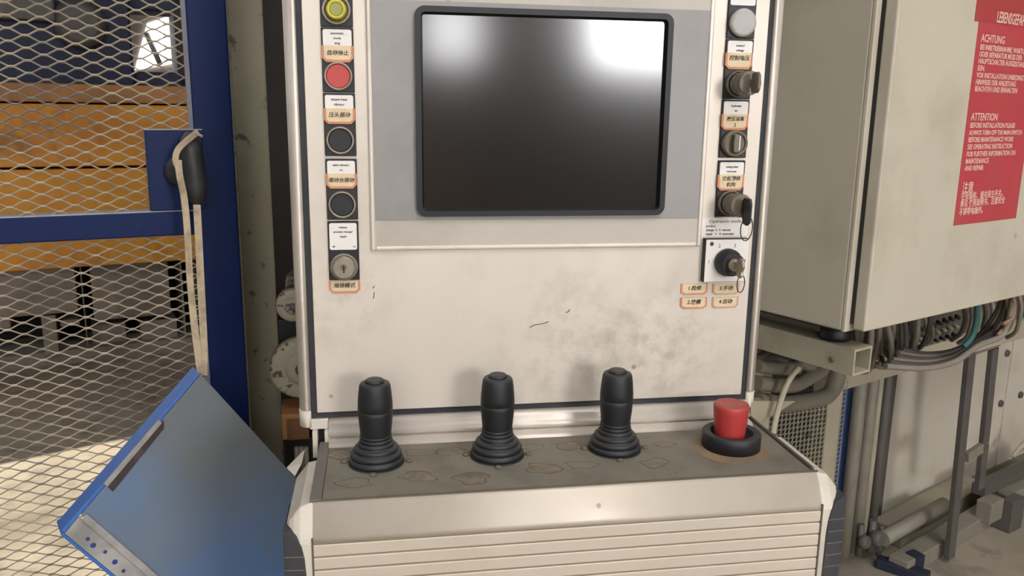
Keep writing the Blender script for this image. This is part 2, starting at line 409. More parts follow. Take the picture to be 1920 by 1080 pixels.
bz0 = onY(1000, 411, PY).z; bz1 = onY(1000, 9, PY).z
ringbox(-.0040, .3631, bz0, bz1, PY - .0028, PY - .0021).build('foil_band', GREYP, dp)
outer = rrect(ox0, ox1, oz0_, oz1_, .010); inn = rrect(ox0 + .006, ox1 - .006, oz0_ + .006, oz1_ - .006, .005)
inn2 = rrect(ox0 + .0082, ox1 - .0082, oz0_ + .0082, oz1_ - .0082, .002)
bz = MB(); n = len(outer)
rings = [[(x, PY - .003, z) for x, z in outer], [(x, PY - .0085, z) for x, z in outer], [(x, PY - .0085, z) for x, z in inn],
         [(x, PY - .0008, z) for x, z in inn2], [(x, PY - .0002, z) for x, z in inn2]]
o = len(bz.v)
for r_ in rings: bz.v += [Vector(v) for v in r_]
for i in range(4):
    for k in range(n):
        k2 = (k + 1) % n; bz.f.append([o + i * n + k, o + i * n + k2, o + (i + 1) * n + k2, o + (i + 1) * n + k]); bz.sm.append(False)
bz.build('bezel', BEZEL, dp)
MB().box(ox0 + .0078, ox1 - .0078, PY - .0012, PY - .0004, oz0_ + .0078, oz1_ - .0078).build('screen', GLASS, dp, label='dark matt screen glass with blurred window reflections')

# buttons ----------------------------------------------------------
NY = Vector((0, -1, 0))
def label_plate(u, x, z0, z1, lines, size=.0033, y=PY - .0035, extra=None):
    rr = rrect(x - .0145, x + .0145, z0, z1, .002, 3)
    MB().prism([Vector((a, y, b)) for a, b in rr], (0, .001, 0)).build('label_plate', WHITEL, u)
    for k, (s_, zz) in enumerate(lines): text(s_, size, (x, y - .0002, zz), XA, ZA, INK, u)
def handwritten(u, x, z0, z1, rows, size, y=PY - .0046, w=.0160, tilt=0.0, orange=True, dx=0.0):
    ch = .0042
    a = [(x - w, z1), (x - w, z0 + ch), (x - w + ch, z0), (x + w - ch, z0), (x + w, z0 + ch), (x + w, z1)]
    s_ = MB().prism([Vector((p[0], y, p[1])) for p in a], (0, .0008, 0)).build('paper_sticker', ORANGEL, u)
    k = .0024
    b = [(x - w + k, z1), (x - w + k, z0 + ch + .0008), (x - w + ch + .0008, z0 + k), (x + w - ch - .0008, z0 + k), (x + w - k, z0 + ch + .0008), (x + w - k, z1)]
    tgt = u
    MB().prism([Vector((p[0], y - .0002, p[1])) for p in b], (0, .0006, 0)).build('sticker_paper', CREAML, tgt)
    for s2, zz in rows: text(s2, size, (x + dx, y - .0004, zz), XA, (tilt, 0, 1), INK, tgt, 'handwriting', shear=.12, bold=.00008)
def ring_button(u, x, z, m, name='cap', ring=RING, depth=.0035):
    MB().lathe([(.0145, -.001), (.0145, .0040), (.0138, .0050), (.0125, .0050), (.0122, .0026), (.0122, -.001)], (x, PY - .002, z), NY, 40, closed=False).build('ring', ring, u)
    MB().lathe([(.0122, -.001), (.0122, depth - .0006), (.0114, depth)], (x, PY - .002, z), NY, 40).build(name, m, u)
def unit(name, x, zc, label, zt=None, zb=None):
    zt = zc + .0485 if zt is None else zt; zb = zc - .0163 if zb is None else zb
    u = MB().box(x - .0163, x + .0163, PY - .0028, PY + .004, zb, zt).build(name, BLACKP, cp, .0006, 1, label=label)
    return u
XL, XR = -.0387, .4002
zc = lambda y, x=640: onY(x, y, PY).z
Zs = [CAM_H + .1005, CAM_H + .0350, CAM_H - .0306, CAM_H - .0984, CAM_H - .1648]
# left column
u = unit('push_button', XL, Zs[0], 'yellow illuminated push button', zb=Zs[0] - .0163)
MB().lathe([(.0145, -.001), (.0145, .0040), (.0138, .0050), (.0125, .0050), (.0120, .0026), (.0120, -.001)], (XL, PY - .002, Zs[0]), NY, 40, closed=False).build('ring', RING, u)
MB().lathe([(.0122, -.001), (.0122, .0022), (.0100, .0024)], (XL, PY - .002, Zs[0]), NY, 40).build('collar', YELD, u)
MB().lathe([(.0098, .000), (.0098, .0085), (.0090, .0095), (.0072, .0095), (.0066, .0082)], (XL, PY - .002, Zs[0]), NY, 36).build('cap', YELB, u)
MB().lathe([(.0066, .0082), (.0060, .0088)], (XL, PY - .002, Zs[0]), NY, 28).build('lens', mat('yellow_lens_dim', (150, 148, 66), .4, 0, .1, 80), u)
def lab(u, x, ztop, zbot, rows, size=.0033):
    label_plate(u, x, zbot, ztop, rows, size)
u = unit('push_button', XL, Zs[1], 'red push button')
t = Zs[1] + .0465
lab(u, XL, t, t - .019, [('automatic', t - .0038), ('mode', t - .0086), ('stop', t - .0136)])
handwritten(u, XL, t - .0325, t - .0160, [('自动停止', t - .0235)], .0056)
ring_button(u, XL, Zs[1], REDB)
u = unit('push_button', XL, Zs[2], 'black push button below the tamper head label')
t = Zs[2] + .0465
lab(u, XL, t, t - .016, [('tamper head', t - .0045), ('vibrator', t - .0096)])
handwritten(u, XL, t - .0295, t - .0135, [('压头振动', t - .0205)], .0056)
ring_button(u, XL, Zs[2], BLACKP, ring=CHROME, depth=.0022)
u = unit('push_button', XL, Zs[3], 'black push button below the table vibrator label')
t = Zs[3] + .0465
lab(u, XL, t, t - .016, [('table vibrator', t - .0045), ('on', t - .0096)], .0032)
handwritten(u, XL, t - .0292, t - .0135, [('振动台振动', t - .0205)], .0054)
ring_button(u, XL, Zs[3], BLACKP, ring=CHROME, depth=.0022)
u = unit('key_switch', XL, Zs[4], 'key switch without a key')
t = Zs[4] + .0465
lab(u, XL, t, t - .0290, [('release', t - .0045), ('product change/', t - .0094), ('repair', t - .0145)], .0031)
text('off', .0028, (XL - .0105, PY - .0038, t - .0255), XA, ZA, INK, u); text('on', .0028, (XL + .0115, PY - .0038, t - .0255), XA, ZA, INK, u)
def lock(u, x, z, L, m1=CHROME, m2=CHROME, slot=True):
    MB().lathe([(.0148, -.001), (.0148, .005), (.0140, .0062), (.0128, .0062), (.0128, .003)], (x, PY - .002, z), NY, 40).build('ring', m1, u)
    pr = [(.0132, .004), (.0134, .006)]
    if L > .015: pr = [(.0118, .003), (.0118, L * .45), (.0100, L * .46), (.0100, L * .52), (.0128, L * .54), (.0130, L - .001), (.0122, L)]
    else: pr = [(.0118, .003), (.0118, .0070), (.0126, .0074), (.0130, .0100), (.0126, .0112), (.0114, .0113), (.0114, .0120), (.0106, .0121)]
    MB().lathe(pr, (x, PY - .002, z), NY, 40).build('lock_barrel', m2, u)
    LL = pr[-1][1]
    if slot:
        MB().lathe([(.0034, 0), (.0034, .0004)], (x, PY - .002 - LL, z + .001), NY, 20).build('key_plug', CHROMED, u)
        MB().box(x - .0006, x + .0008, PY - .0032 - LL, PY - .002 - LL, z - .0050, z + .0030).build('keyhole', BLACKP, u)
lock(u, XL, Zs[4] - .001, .012)
handwritten(u, XL - .0002, Zs[4] - .0313, Zs[4] - .0175, [('维修模式', Zs[4] - .0228)], .0058, y=PY - .0010, w=.0168)
# right column
u = unit('indicator_lamp', XR, Zs[0], 'white indicator lamp', zt=Zs[0] + .06)
label_plate(u, XR, Zs[0] + .0185, Zs[0] + .047, [('control', Zs[0] + .042), ('on', Zs[0] + .037)])
MB().lathe([(.0150, -.001), (.0150, .0060), (.0140, .0072), (.0120, .0078)], (XR, PY - .002, Zs[0]), NY, 40).build('lens', GREYB, u)
u = unit('key_switch', XR, Zs[1], 'key switch below the control voltage label')
t = Zs[1] + .0465
lab(u, XR, t, t - .018, [('control', t - .0052), ('voltage', t - .0102)])
handwritten(u, XR - .0008, t - .0305, t - .0130, [('控制电压', t - .0188)], .0060, tilt=.03)
lock(u, XR, Zs[1], .034, CHROMED, CHROMED, False)
u = unit('selector_switch', XR, Zs[2], 'grey rotary selector switch')
t = Zs[2] + .0465
lab(u, XR, t, t - .018, [('Hydraulic', t - .0050), ('on', t - .0102)])
handwritten(u, XR - .0008, t - .0315, t - .0142, [('液压油泵', t - .0195), ('2', t - .0262)], .0054, tilt=.02)
MB().lathe([(.0150, -.001), (.0150, .0060), (.0138, .0080), (.0118, .0082), (.0112, .0050), (.0112, .003)], (XR, PY - .002, Zs[2]), NY, 40).build('ring', CHROMED, u)
MB().lathe([(.0112, 0), (.0112, .0055)], (XR, PY - .002, Zs[2]), NY, 36).build('dial', CHROMED, u)
pl = [(-.0042, -.0098), (.0042, -.0098), (.0050, 0), (.0042, .0098), (-.0042, .0098), (-.0050, 0)]
MB().prism([Vector((XR + a, PY - .0155, Zs[2] + b)) for a, b in pl], (0, .009, 0)).build('grip', CHROMED, u, .0012)
MB().box(XR + .0010, XR + .0022, PY - .0162, PY - .0150, Zs[2] - .0070, Zs[2] + .0085).build('pointer', WHITEL, u)
u = unit('key_switch', XR, Zs[3], 'key switch below the plate label')
t = Zs[3] + .0465
lab(u, XR, t, t - .018, [('swing plate', t - .0052), ('turnover', t - .0104)])
handwritten(u, XR - .0008, t - .0320, t - .0140, [('空板翻转', t - .0188), ('机构', t - .0256)], .0056, tilt=.02)
lock(u, XR, Zs[3], .034, CHROMED, CHROMED, False)
# operation mode plate and switch
z0, z1 = CAM_H - .1375, CAM_H - .1160
u = MB().box(.3690, .4258, PY - .0012, PY + .003, z0, z1).build('mode_label', WHITEL, cp, label='white printed label reading operation mode')
text('Operation mode', .0056, (.3975, PY - .0014, z1 - .0040), XA, ZA, GINK, u, sx=1.05)
for s_, zz in (('product', z1 - .0095), ('change -2  3- manual', z1 - .0142), ('repair  -1   4- automatic', z1 - .0188)):
    text(s_, .0036, (.3742, PY - .0014, zz), XA, ZA, INK, u, align='LEFT')
u = MB().box(.3718, .4250, PY - .0090, PY + .003, CAM_H - .1905, CAM_H - .1395).build('mode_switch', BLACKP, cp, .0008, label='four position mode switch with white face plate')
MB().box(.3724, .4244, PY - .0100, PY - .0088, CAM_H - .1898, CAM_H - .1402).build('face_plate', WHITEL, u)
mz = CAM_H - .1665; mx = .3990
for s_, a, b in (('1', -.0225, .0005), ('2', -.0105, .0190), ('3', .0085, .0190), ('4', .0215, .0010)):
    text(s_, .0060, (mx + a, PY - .0102, mz + b), XA, ZA, GINK, u)
MB().lathe([(.0024, 0), (.0024, .0003), (.0018, .0003), (.0018, 0)], (mx - .0200, PY - .0100, mz + .0215), NY, 20).build('printed_mark', GINK, u)
MB().box(mx - .0203, mx - .0197, PY - .0104, PY - .0099, mz + .0188, mz + .0242).build('printed_mark', GINK, u)
MB().lathe([(.0160, 0), (.0160, .006), (.0150, .0075), (.0142, .016), (.0130, .018)], (mx, PY - .0100, mz), NY, 40).build('knob', BLACKP, u, label='round black knob')
MB().lathe([(.0072, 0), (.0072, .0040), (.0060, .0050)], (mx, PY - .0278, mz), NY, 28).build('lock_barrel', CHROME, u)
MB().lathe([(.0022, 0), (.0018, .0012)], (mx + .0085, PY - .0264, mz + .0095), NY, 14).build('pointer_dot', WHITEL, u)
for k, (sx_, sy_, s_) in enumerate(((1301, 542, '1.检修'), (1360, 542, '3.手动'), (1300, 568, '2.换模'), (1359, 567, '4.自动'))):
    p = onY(sx_, sy_, PY)
    w_ = .0165; a = [(-w_, .0066), (-w_, -.0036), (-w_ + .004, -.0066), (w_ - .004, -.0066), (w_, -.0036), (w_, .0066)]
    u = MB().prism([Vector((p.x + q[0], PY - .0012, p.z + q[1])) for q in a], (0, .001, 0)).build('paper_sticker', ORANGEL if k in (0, 2) else mat('faded_print', (196, 158, 126), .7, 0, .1, 50), cp)
    MB().prism([Vector((p.x + q[0] * .86, PY - .0014, p.z + q[1] * (.72 if q[1] < 0 else 1))) for q in a], (0, .001, 0)).build('sticker_paper', CREAML, u)
    text(s_, .0062, (p.x, PY - .0016, p.z + .0012), XA, ZA, INK, u, 'handwriting', shear=.15, bold=.0001)
# scratches and marks on the front plate
for pts in (((993, 614), (1004, 609), (1017, 607), (1029, 603)), ((1060, 586), (1066, 584), (1068, 580)), ((700, 560), (702, 548)), ((699, 541), (702, 536))):
    MB().tube(smooth_path([onY(x, y, PY - .0003) for x, y in pts], 4), .00045, 5).build('scratch', INK, cp)

# keys: each can be pulled out
def key(x, y0, z, head, m, label, ring=None, ang=0.0, hw=.011, hh=.012, y_base=None):
    t_ = thing('key', (x, y0, z), label, 'key')
    MB().box(x - .0012, x + .0012, y0 - .006, y0 + .012, z - .0038, z + .0038).build('blade', KEYM, t_)
    c, s_ = math.cos(ang), math.sin(ang)
    MB().prism([Vector((x + (-.0016) + (a * 0), y0 - .005 - (b + .0) * 1.0, z + a)) for a, b in head], (.0032, 0, 0)).build('head', m, t_, .0006)
    if ring:
        rc, rr, tiltv = ring
        pts = []
        for k in range(33):
            th = 2 * math.pi * k / 32
            pts.append(Vector(rc) + Vector((math.cos(th) * rr * tiltv[0], math.cos(th) * rr * tiltv[1], math.sin(th) * rr)))
        MB().tube(pts, .0006, 6).build('ring', RINGW, t_)
    return t_
hd = [(-.009, 0), (-.011, .004), (-.011, .013), (-.007, .017), (.007, .017), (.011, .013), (.011, .004), (.009, 0)]
key(XR, PY - .036, Zs[1], hd, CHROMED, 'dull metal key in the control voltage switch', None)
hdb = [(-.0085, -.002), (-.019, .004), (-.020, .012), (-.016, .018), (.004, .019), (.010, .016), (.010, .003), (.006, -.002)]
key(XR, PY - .036, Zs[3], hdb, BEZEL, 'black headed key with a wire ring in the plate switch', ((XR + .004, PY - .044, Zs[3] - .0245), .0135, (.8, .6)))
hdm = [(-.004, 0), (-.010, .003), (-.0125, .009), (-.009, .015), (-.004, .014), (.002, .018), (.009, .015), (.011, .009), (.008, .003), (.004, 0)]
key(mx, PY - .0328, mz, hdm, KEYM, 'metal key with a wire ring in the mode switch', ((mx + .004, PY - .042, mz - .0195), .0100, (.62, .35)))

# ================================================================== CONTROL DESK
ZD = CAM_H - .3680
DX0, DX1 = -.0685, .4530
DB = Vector((.19, .82, 0))
cd = cp
YF, YR = .752, .876
# body below the skin
MB().box(DX0 + .002, DX1 - .002, YF + .004, .95, ZD - .24, ZD - .003).build('body', CREAMD, cd)
MB().box(DX0 + .008, DX1 - .004, YF + .001, YR + .02, ZD - .003, ZD).build('top_plate', DESKTOP, cd, .0005, 1)
MB().box(DX0 - .003, DX0 + .0078, YF - .001, YR + .02, ZD - .003, ZD + .0012).build('edge_strip', mat('edge_strip_grey', (112, 106, 98), .6, 0, .08, 20), cd, .0006, 1)
MB().box(DX1 - .0038, DX1 - .0002, YF + .002, YR + .035, ZD - .003, ZD + .003).build('edge_strip', STEELD, cd, .0008, 1)
MB().box(DX0 - .003, DX1 + .002, YF - .0012, YF + .0010, ZD - .004, ZD + .0004).build('front_seam', RESIDD, cd)
# curved front board, then ribs
pr = [(YF - .001, ZD - .001)]
for k in range(1, 9):
    t_ = k / 8; an = R(12 + 78 * t_)
    pr.append((YF - .001 - .0175 * math.sin(an * 1.0) * (t_ ** .55), ZD - .001 - .0345 * (t_ ** 1.15)))
back = [(YF + .006, pr[-1][1]), (YF + .006, ZD - .003)]
MB().prism([Vector((DX0, a, b)) for a, b in pr + back], (DX1 - DX0, 0, 0), True).build('front_curve', DESKF, cd)
yf = pr[-1][0]; z = pr[-1][1]
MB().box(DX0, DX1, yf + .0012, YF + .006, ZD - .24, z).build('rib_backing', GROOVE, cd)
k = 0
while z > ZD - .235:
    MB().box(DX0, DX1, yf, yf + .0025, z - .0136, z - .0021).build('rib', DESKF, cd, .0005, 1); z -= .0136
# end caps with rubber bumpers
for sgn, x0 in ((-1, DX0), (1, DX1)):
    prc = [(YF + .10, ZD - .001), (YF - .001, ZD - .001)] + [(a - .0005, b) for a, b in pr[1:]] + [(yf - .0005, ZD - .24), (YF + .10, ZD - .24)]
    # outline in XZ seen from the front: rounded shoulder
    inner = .0022 * sgn
    sh = [(0, -.001), (.010, -.0015), (.0165, -.008), (.0215, -.017), (.0245, -.028), (.0255, -.045), (.0255, -.24), (0, -.24)]
    capm = MB()
    secs = [(0, 1.0), (.012, 1.0), (.018, .82), (.0225, .55), (.0252, .2)]
    rows = []
    for a, kf in secs:
        ztop = 0
        row = []
        drop = 0 if a <= .010 else (a - .010) * 1.25
        for (yy, zz) in prc:
            y2 = yy if yy > YF + .05 else yy + (1 - kf) * .016
            row.append(Vector((x0 + sgn * a, y2, min(zz, ZD - .001 - drop * (1.0)) if zz > ZD - .20 else zz)))
        rows.append(row)
    o = 0; nn = len(prc)
    for row in rows: capm.v += row
    for i in range(len(rows) - 1):
        for j in range(nn):
            j2 = (j + 1) % nn; capm.f.append([i * nn + j, i * nn + j2, (i + 1) * nn + j2, (i + 1) * nn + j]); capm.sm.append(False)
    capm.f.append(list(range(nn))); capm.sm.append(False); capm.f.append([(len(rows) - 1) * nn + j for j in range(nn)]); capm.sm.append(False)
    cap = capm.build('end_cap', CAPW, cd, .0008, 1)
    MB().box(min(x0, x0 + sgn * .0016), max(x0, x0 + sgn * .0016), yf - .0008, yf + .02, ZD - .24, ZD - .03).build('seam', RESIDD, cap)
    bump = [(.0275, -.0215), (.0215, -.0225), (.0150, -.028), (.0105, -.037), (.0082, -.050), (.0072, -.066), (.0065, -.24), (.0275, -.24)]
    bm_ = MB()
    fr = [Vector((x0 + sgn * a, yf - .0022 + max(0, a - .020) * .25, ZD + b)) for a, b in bump]
    bk = [Vector((x0 + sgn * a, yf + .06, ZD + b)) for a, b in bump]
    n_ = len(fr); bm_.add(fr + bk, [tuple(range(n_)), tuple(range(n_, 2 * n_))[::-1]])
    for i in range(n_):
        j = (i + 1) % n_; bm_.f.append([i, j, n_ + j, n_ + i]); bm_.sm.append(False)
    bp_ = bm_.build('bumper', BUMPER, cap, .0012)
    zz = ZD - .0475
    while zz > ZD - .23:
        e = MB(); e.hexa([Vector((x0 + sgn * a, yf - .0028 + max(0, a - .020) * .25 + d, zz + b)) for b in (0, .0008) for a, d in ((.0085, 0), (.0270, 0), (.0270, .002), (.0085, .002))])
        e.build('bumper_rib', mat('bumper_edge', (112, 108, 104), .6, 0, .1, 30), cap); zz -= .0136
wg = [onY(571, 845, .872), onY(538, 878, .855), onY(553, 893, .835), onY(566, 868, .845)]
MB().prism(wg, (0, .004, 0)).build('side_flange', CAPW, cd)
MB().box(.10, .27, .80, .94, .012, ZD - .24).build('pedestal', CREAMD, cd, .004)
MB().box(.02, .35, .72, 1.02, 0, .012).build('base_plate', STEELD, cd, .002)
# torn sticker residue on the top plate
def blob(cx, cy, rx, ry, seed, n=22):
    rnd = random.Random(seed); ph = [rnd.uniform(0, 6.28) for _ in range(4)]
    return [(cx + rx * math.cos(t) * (1 + .16 * math.sin(3 * t + ph[0]) + .10 * math.sin(5 * t + ph[1])),
             cy + ry * math.sin(t) * (1 + .18 * math.sin(2 * t + ph[2]) + .12 * math.sin(4 * t + ph[3]))) for t in [2 * math.pi * k / n for k in range(n)]]
for i, (cx, cy, rx, ry) in enumerate(((665, 905, 34, 10), (640, 852, 30, 8), (784, 893, 34, 11), (786, 848, 30, 7), (846, 846, 32, 8), (885, 897, 34, 11),
                                      (1000, 838, 24, 6), (1070, 836, 30, 7), (1018, 878, 34, 11), (1092, 872, 30, 8), (1228, 868, 26, 9), (1245, 833, 22, 5))):
    a = MB().prism([onZ(x, y, ZD + .0002) for x, y in blob(cx, cy, rx, ry, i)], (0, 0, -.0004)).build('sticker_residue', RESIDD, cd)
    MB().prism([onZ(x, y, ZD + .0004) for x, y in blob(cx, cy, rx * .9, ry * .84, i)], (0, 0, -.0004)).build('sticker_residue', RESID if i % 3 else DESKTOP, cd)
MB().lathe([(.040, 0), (.041, .0003)], (.386, .818, ZD - .0001), ZA, 40).build('adhesive_patch', mat('adhesive_brown', (142, 118, 86), .85, 0, .15, 40, (120, 112, 96), .8, 26, .45, .6), cd)

# joysticks --------------------------------------------------------
def joystick(px):
    c = onZ(px[0], px[1], ZD); x, y = c.x, c.y
    j = MB().lathe([(.0300, 0), (.0300, .0012)], (x, y, ZD), ZA, 40).build('joystick', GASKET, cd, label='black joystick with rubber bellows')
    prof = [(.0280, .0010)]
    zz = .001; rad = .0290
    for k, (r1, h) in enumerate(((.0290, .0070), (.0272, .0062), (.0236, .0056), (.0192, .0050), (.0174, .0044), (.0170, .0040))):
        prof += [(r1 - .0004, zz), (r1, zz + h * .25), (r1, zz + h * .55), (r1 - .0012, zz + h * .8), (r1 - .0030, zz + h * .92)]
        zz += h
    prof.append((.0140, zz + .001))
    MB().lathe(prof, (x, y, ZD), ZA, 40).build('bellows', RUBBER, j)
    g0 = .0290
    K = .87
    pr2 = [(.0156, g0), (.0163, g0 + .004), (.0175, g0 + .018), (.0183, g0 + .030), (.0184, g0 + .0345), (.0180, g0 + .0350), (.0180, g0 + .0356), (.0184, g0 + .0361),
           (.0182, g0 + .045), (.0172, g0 + .058), (.0162, g0 + .0665), (.0150, g0 + .0690), (.0122, g0 + .0700)]
    pr2 = [(a, g0 + (b - g0) * K) for a, b in pr2]
    MB().lathe(pr2, (x, y, ZD), ZA, 40).build('grip', RUBBER, j)
    MB().lathe([(.0105, g0 + .0600), (.0098, g0 + .0630), (.0085, g0 + .0640)], (x, y, ZD), ZA, 32).build('grip_cap', RUBBER, j)
    for a in (0, 90, 180, 270):
        MB().lathe([(.0036, 0), (.0036, .002), (.002, .003)], (x + .0345 * math.cos(R(a - 6)), y + .0345 * math.sin(R(a - 6)), ZD), ZA, 10).build('screw', RESIDD, j)
    return j
for px in ((706, 866), (932, 853), (1152, 841)): joystick(px)
c = onZ(1370, 836, ZD); x, y = c.x, c.y
es = MB().lathe([(.0325, 0), (.0325, .0170), (.0312, .0182), (.0245, .0182), (.0235, .0170), (.0235, .002)], (x, y, ZD), ZA, 48).build('emergency_stop', RUBBER, cd, label='red mushroom stop button in a black collar')
MB().lathe([(.0160, .002), (.0168, .012), (.0178, .022), (.0196, .042), (.0200, .0475), (.0190, .0500), (.0160, .0508), (.0105, .0508), (.0095, .0500), (.0060, .0502)], (x - .0015, y + .002, ZD), ZA, 44).build('stop_cap', ESTOP, es)

# ================================================================== ELECTRICAL CABINET
q = ray(1583, 622); QC = C0 + q * (1.15 / q.y)
CF = VPlane(QC, 25)
zb = QC.z
ec = thing('electrical_cabinet', CF.pt(.30, zb, -.15), 'cream electrical cabinet with a red warning notice on its door', 'cabinet')
CH = .85
MB().slab(CF, 0, .62, zb, zb + CH, -.30, -.006).build('body', CABS, ec, .003)
MB().slab(CF, 0, .62, zb - .001, zb + CH, -.006, 0).build('body_lip', CABD, ec, .001)
MB().slab(CF, .012, .61, zb + .012, zb + CH - .01, 0, .007).build('door_seal', SEAL, ec)
dr = MB().slab(CF, .010, .64, zb + .004, zb + CH - .004, .007, .028).build('door', CABD, ec, .003)
def dpt(x, y): return CF.sz(x, y, .028)
# warning notice
d0 = dpt(1790, 425); d1 = dpt(1832, 40)
nz0, nz1 = d0[1] + .002, d1[1]
ns0 = (d0[0] + d1[0]) / 2; ns1 = ns0 + .212
no = MB().slab(CF, ns0, ns1, nz0, nz1, .028, .0286).build('warning_notice', REDS, ec, label='red warning notice printed in several languages')
no2 = MB().slab(CF, ns0 - .014, ns1 + .05, nz1, nz1 + .16, .028, .0290).build('danger_notice', REDS2, ec, label='red danger notice above the warning notice')
def ntext(s_, size, a, zz, par=no, sx=.9, off=.0290, bold=.0002, align='LEFT'):
    text(s_, size, CF.pt(a, zz, off), CF.u, ZA, PINK, par, align=align, sx=sx, bold=bold)
H_ = nz1 - nz0
ntext('LEBENSGEFAHR', .0245, ns0 + .052, nz1 + .010, no2, .60, .0294, .0003)
ntext('High voltage. Keep switch locked', .014, ns0 + .012, nz1 + .050, no2, .8, .0294)
rows = [('ACHTUNG', .017, .075), ('BEI INBETRIEBNAHME, WARTUNG', .0118, .118), ('ODER REPARATUR MUSS DER', .0118, .151), ('HAUPTSCHALTER AUSGESCHALTET', .0118, .184),
        ('SEIN.', .0118, .218), ('VOR INSTALLATION UNBEDINGT', .0118, .252), ('HINWEISE DER ANLEITUNG', .0118, .285), ('BEACHTEN UND EINHALTEN', .0118, .318),
        ('ATTENTION', .017, .455), ('BEFORE INSTALLATION PLEASE', .0118, .497), ('ALWAYS TURN OFF THE MAIN SWITCH', .0110, .533), ('BEFORE MAINTENANCE WORK', .0118, .568),
        ('SEE OPERATING INSTRUCTION', .0118, .604), ('FOR FURTHER INFORMATION ON', .0118, .640), ('MAINTENANCE', .0118, .676), ('AND REPAIR', .0118, .711),
        ('注意', .020, .812), ('在安装前，请关闭主开关。', .0135, .855), ('参见 使用说明书，注意安全', .0135, .893), ('不得带电操作。', .0135, .935)]
for s_, sz, f in rows: ntext(s_, sz, ns0 + .012, nz1 - H_ * f)
# rubber feet
for a, o_ in ((.045, -.045), (.045, -.235)):
    MB().lathe([(.024, 0), (.026, .006), (.024, .012), (.024, .028)], CF.pt(a, zb - .028, o_), ZA, 28).build('rubber_foot', BEZEL, ec)
MB().slab(CF, .005, .60, zb - .003, zb, -.28, -.02).build('gland_plate', SEAL, ec)

# support tube under the cabinet, open square end
TZ1 = zb - .030; TZ0 = TZ1 - .044
tb = MB()
a0, a1 = .018, .066; wl = .004
for s0, s1, z0, z1 in ((a0, a0 + wl, TZ0, TZ1), (a1 - wl, a1, TZ0, TZ1), (a0 + wl, a1 - wl, TZ0, TZ0 + wl), (a0 + wl, a1 - wl, TZ1 - wl, TZ1)):
    tb.slab(CF, s0, s1, z0, z1, -.55, .010)
st = thing('support_tube', CF.pt(.04, TZ0, -.25), 'cream square steel tube with an open end carrying the cabinet', 'steel tube')
tb.build('tube_wall', CREAM, st)
MB().slab(CF, a0 + wl, a1 - wl, TZ0 + wl, TZ1 - wl, -.30, -.06).build('tube_core', STEELL, st)
MB().lathe([(.005, 0), (.005, .003), (.003, .004)], CF.pt(a0, TZ0 + .018, -.028), -CF.u, 8).build('bolt', STEELD, st)

# cable rail behind the cabinet and the cables hanging over it
CR = VPlane(CF.pt(0, 0, -.34), 25)
ra, rz1 = CR.sz(1590, 690); rb, rz2 = CR.sz(1590, 735); rc_, rz3 = CR.sz(1752, 678)
rzb = (rz2 + rz3) / 2
rl = solo(MB().slab(CR, ra - .05, ra + 1.15, rzb, rzb + .055, -.03, 0), 'cable_rail', CREAM, 'cream steel rail under the hanging cables', 'steel rail', None, .002)
bpz = zb
trunk = solo(MB().slab(CR, ra - .02, ra + 1.2, rzb + .055, zb + .05, -.035, -.02), 'terminal_board', mat('terminal_board', (92, 84, 72), .8, 0, .2, 20, (54, 48, 42), .8, 16, .45, .6), 'darkened terminal board behind the hanging cables', 'terminal board')  # board colour darkened for the shadow gaps between the cables
rnd = random.Random(3)
def cable(pts, r, m, label, group=None, name='cable'):
    return solo(MB().tube(smooth_path(pts, 7), r, 8), name, m, label, 'cable', group)
def U(x, y, off=0.0): return CR.at(x, y, off)
G1 = 'grey cables looping under the cabinet'
GL = 'grey cable looping from the cabinet underside onto the rail'
loops = []
for k in range(17):
    x0 = 1608 + k * 8.6 + rnd.uniform(-3, 3)
    if 1706 < x0 < 1712: continue
    top = 610 - (x0 - 1590) * .2 - 6
    dep = .03 + (k * 5 % 17) * .0105
    ybot = 712 - (x0 - 1600) * .31 + rnd.uniform(-26, 2)
    sw = rnd.uniform(-14, 16)
    p = [U(x0, top, dep), U(x0 + sw * .5 + 4, top + (ybot - top) * .45, dep), U(x0 + sw, ybot - 14, dep - .02), U(x0 + sw - 12, ybot, dep - .05), U(x0 + sw - 30, ybot - 4, dep - .07), U(x0 - 34, ybot - 30, .0)]
    cable(p, rnd.choice((.0042, .005, .0058)), rnd.choice((CABLE, CABLE, CABLED)), GL, G1)
G2 = 'grey cables sweeping along the rail'
for k in range(6):
    off = .225 + .0135 * k; dy = k * 7
    p = [U(1690 - k * 6, 655 + dy * .9, off), U(1735, 664 + dy * .75, off + .02), U(1790, 657 + dy * .6, off + .02), U(1835, 630 + dy * .5, off + .02), U(1866 + k * 3, 590 + dy, off + .03), U(1880 + k * 4, 560, off + .04)]
    cable(p, .0058, CABLE if k % 2 else CABLED, 'grey cable sweeping along the rail and up to the cabinet', G2)
cable([U(1832, 562, .318), U(1831, 600, .318), U(1822, 632, .315), U(1806, 650, .31)], .0055, CABLEG, 'green cable among the grey ones under the cabinet')
cable([U(1886, 550, .322), U(1892, 590, .322), U(1884, 612, .32), U(1870, 628, .318)], .0036, CABLEO, 'tan cable curving down beside the dark ones')
cable([U(1898, 546, .335), U(1902, 575, .335), U(1897, 596, .333), U(1880, 608, .33)], .0036, CABLEO, 'tan cable hooked behind the first tan one')
G3 = 'cables dropping from the far end of the cabinet'
for k in range(9):
    x0 = 1806 + k * 13
    top = 575 - (x0 - 1790) * .2
    p = [U(x0, top, .20), U(x0 + 4, top + 26, .20), U(x0 - 4, top + 52 + (k % 3) * 8, .18), U(x0 - 22, top + 66 + (k % 3) * 8, .15)]
    cable(p, .0052, CABLE if k % 3 else CABLED, 'grey cable dropping from the far end of the cabinet', G3)
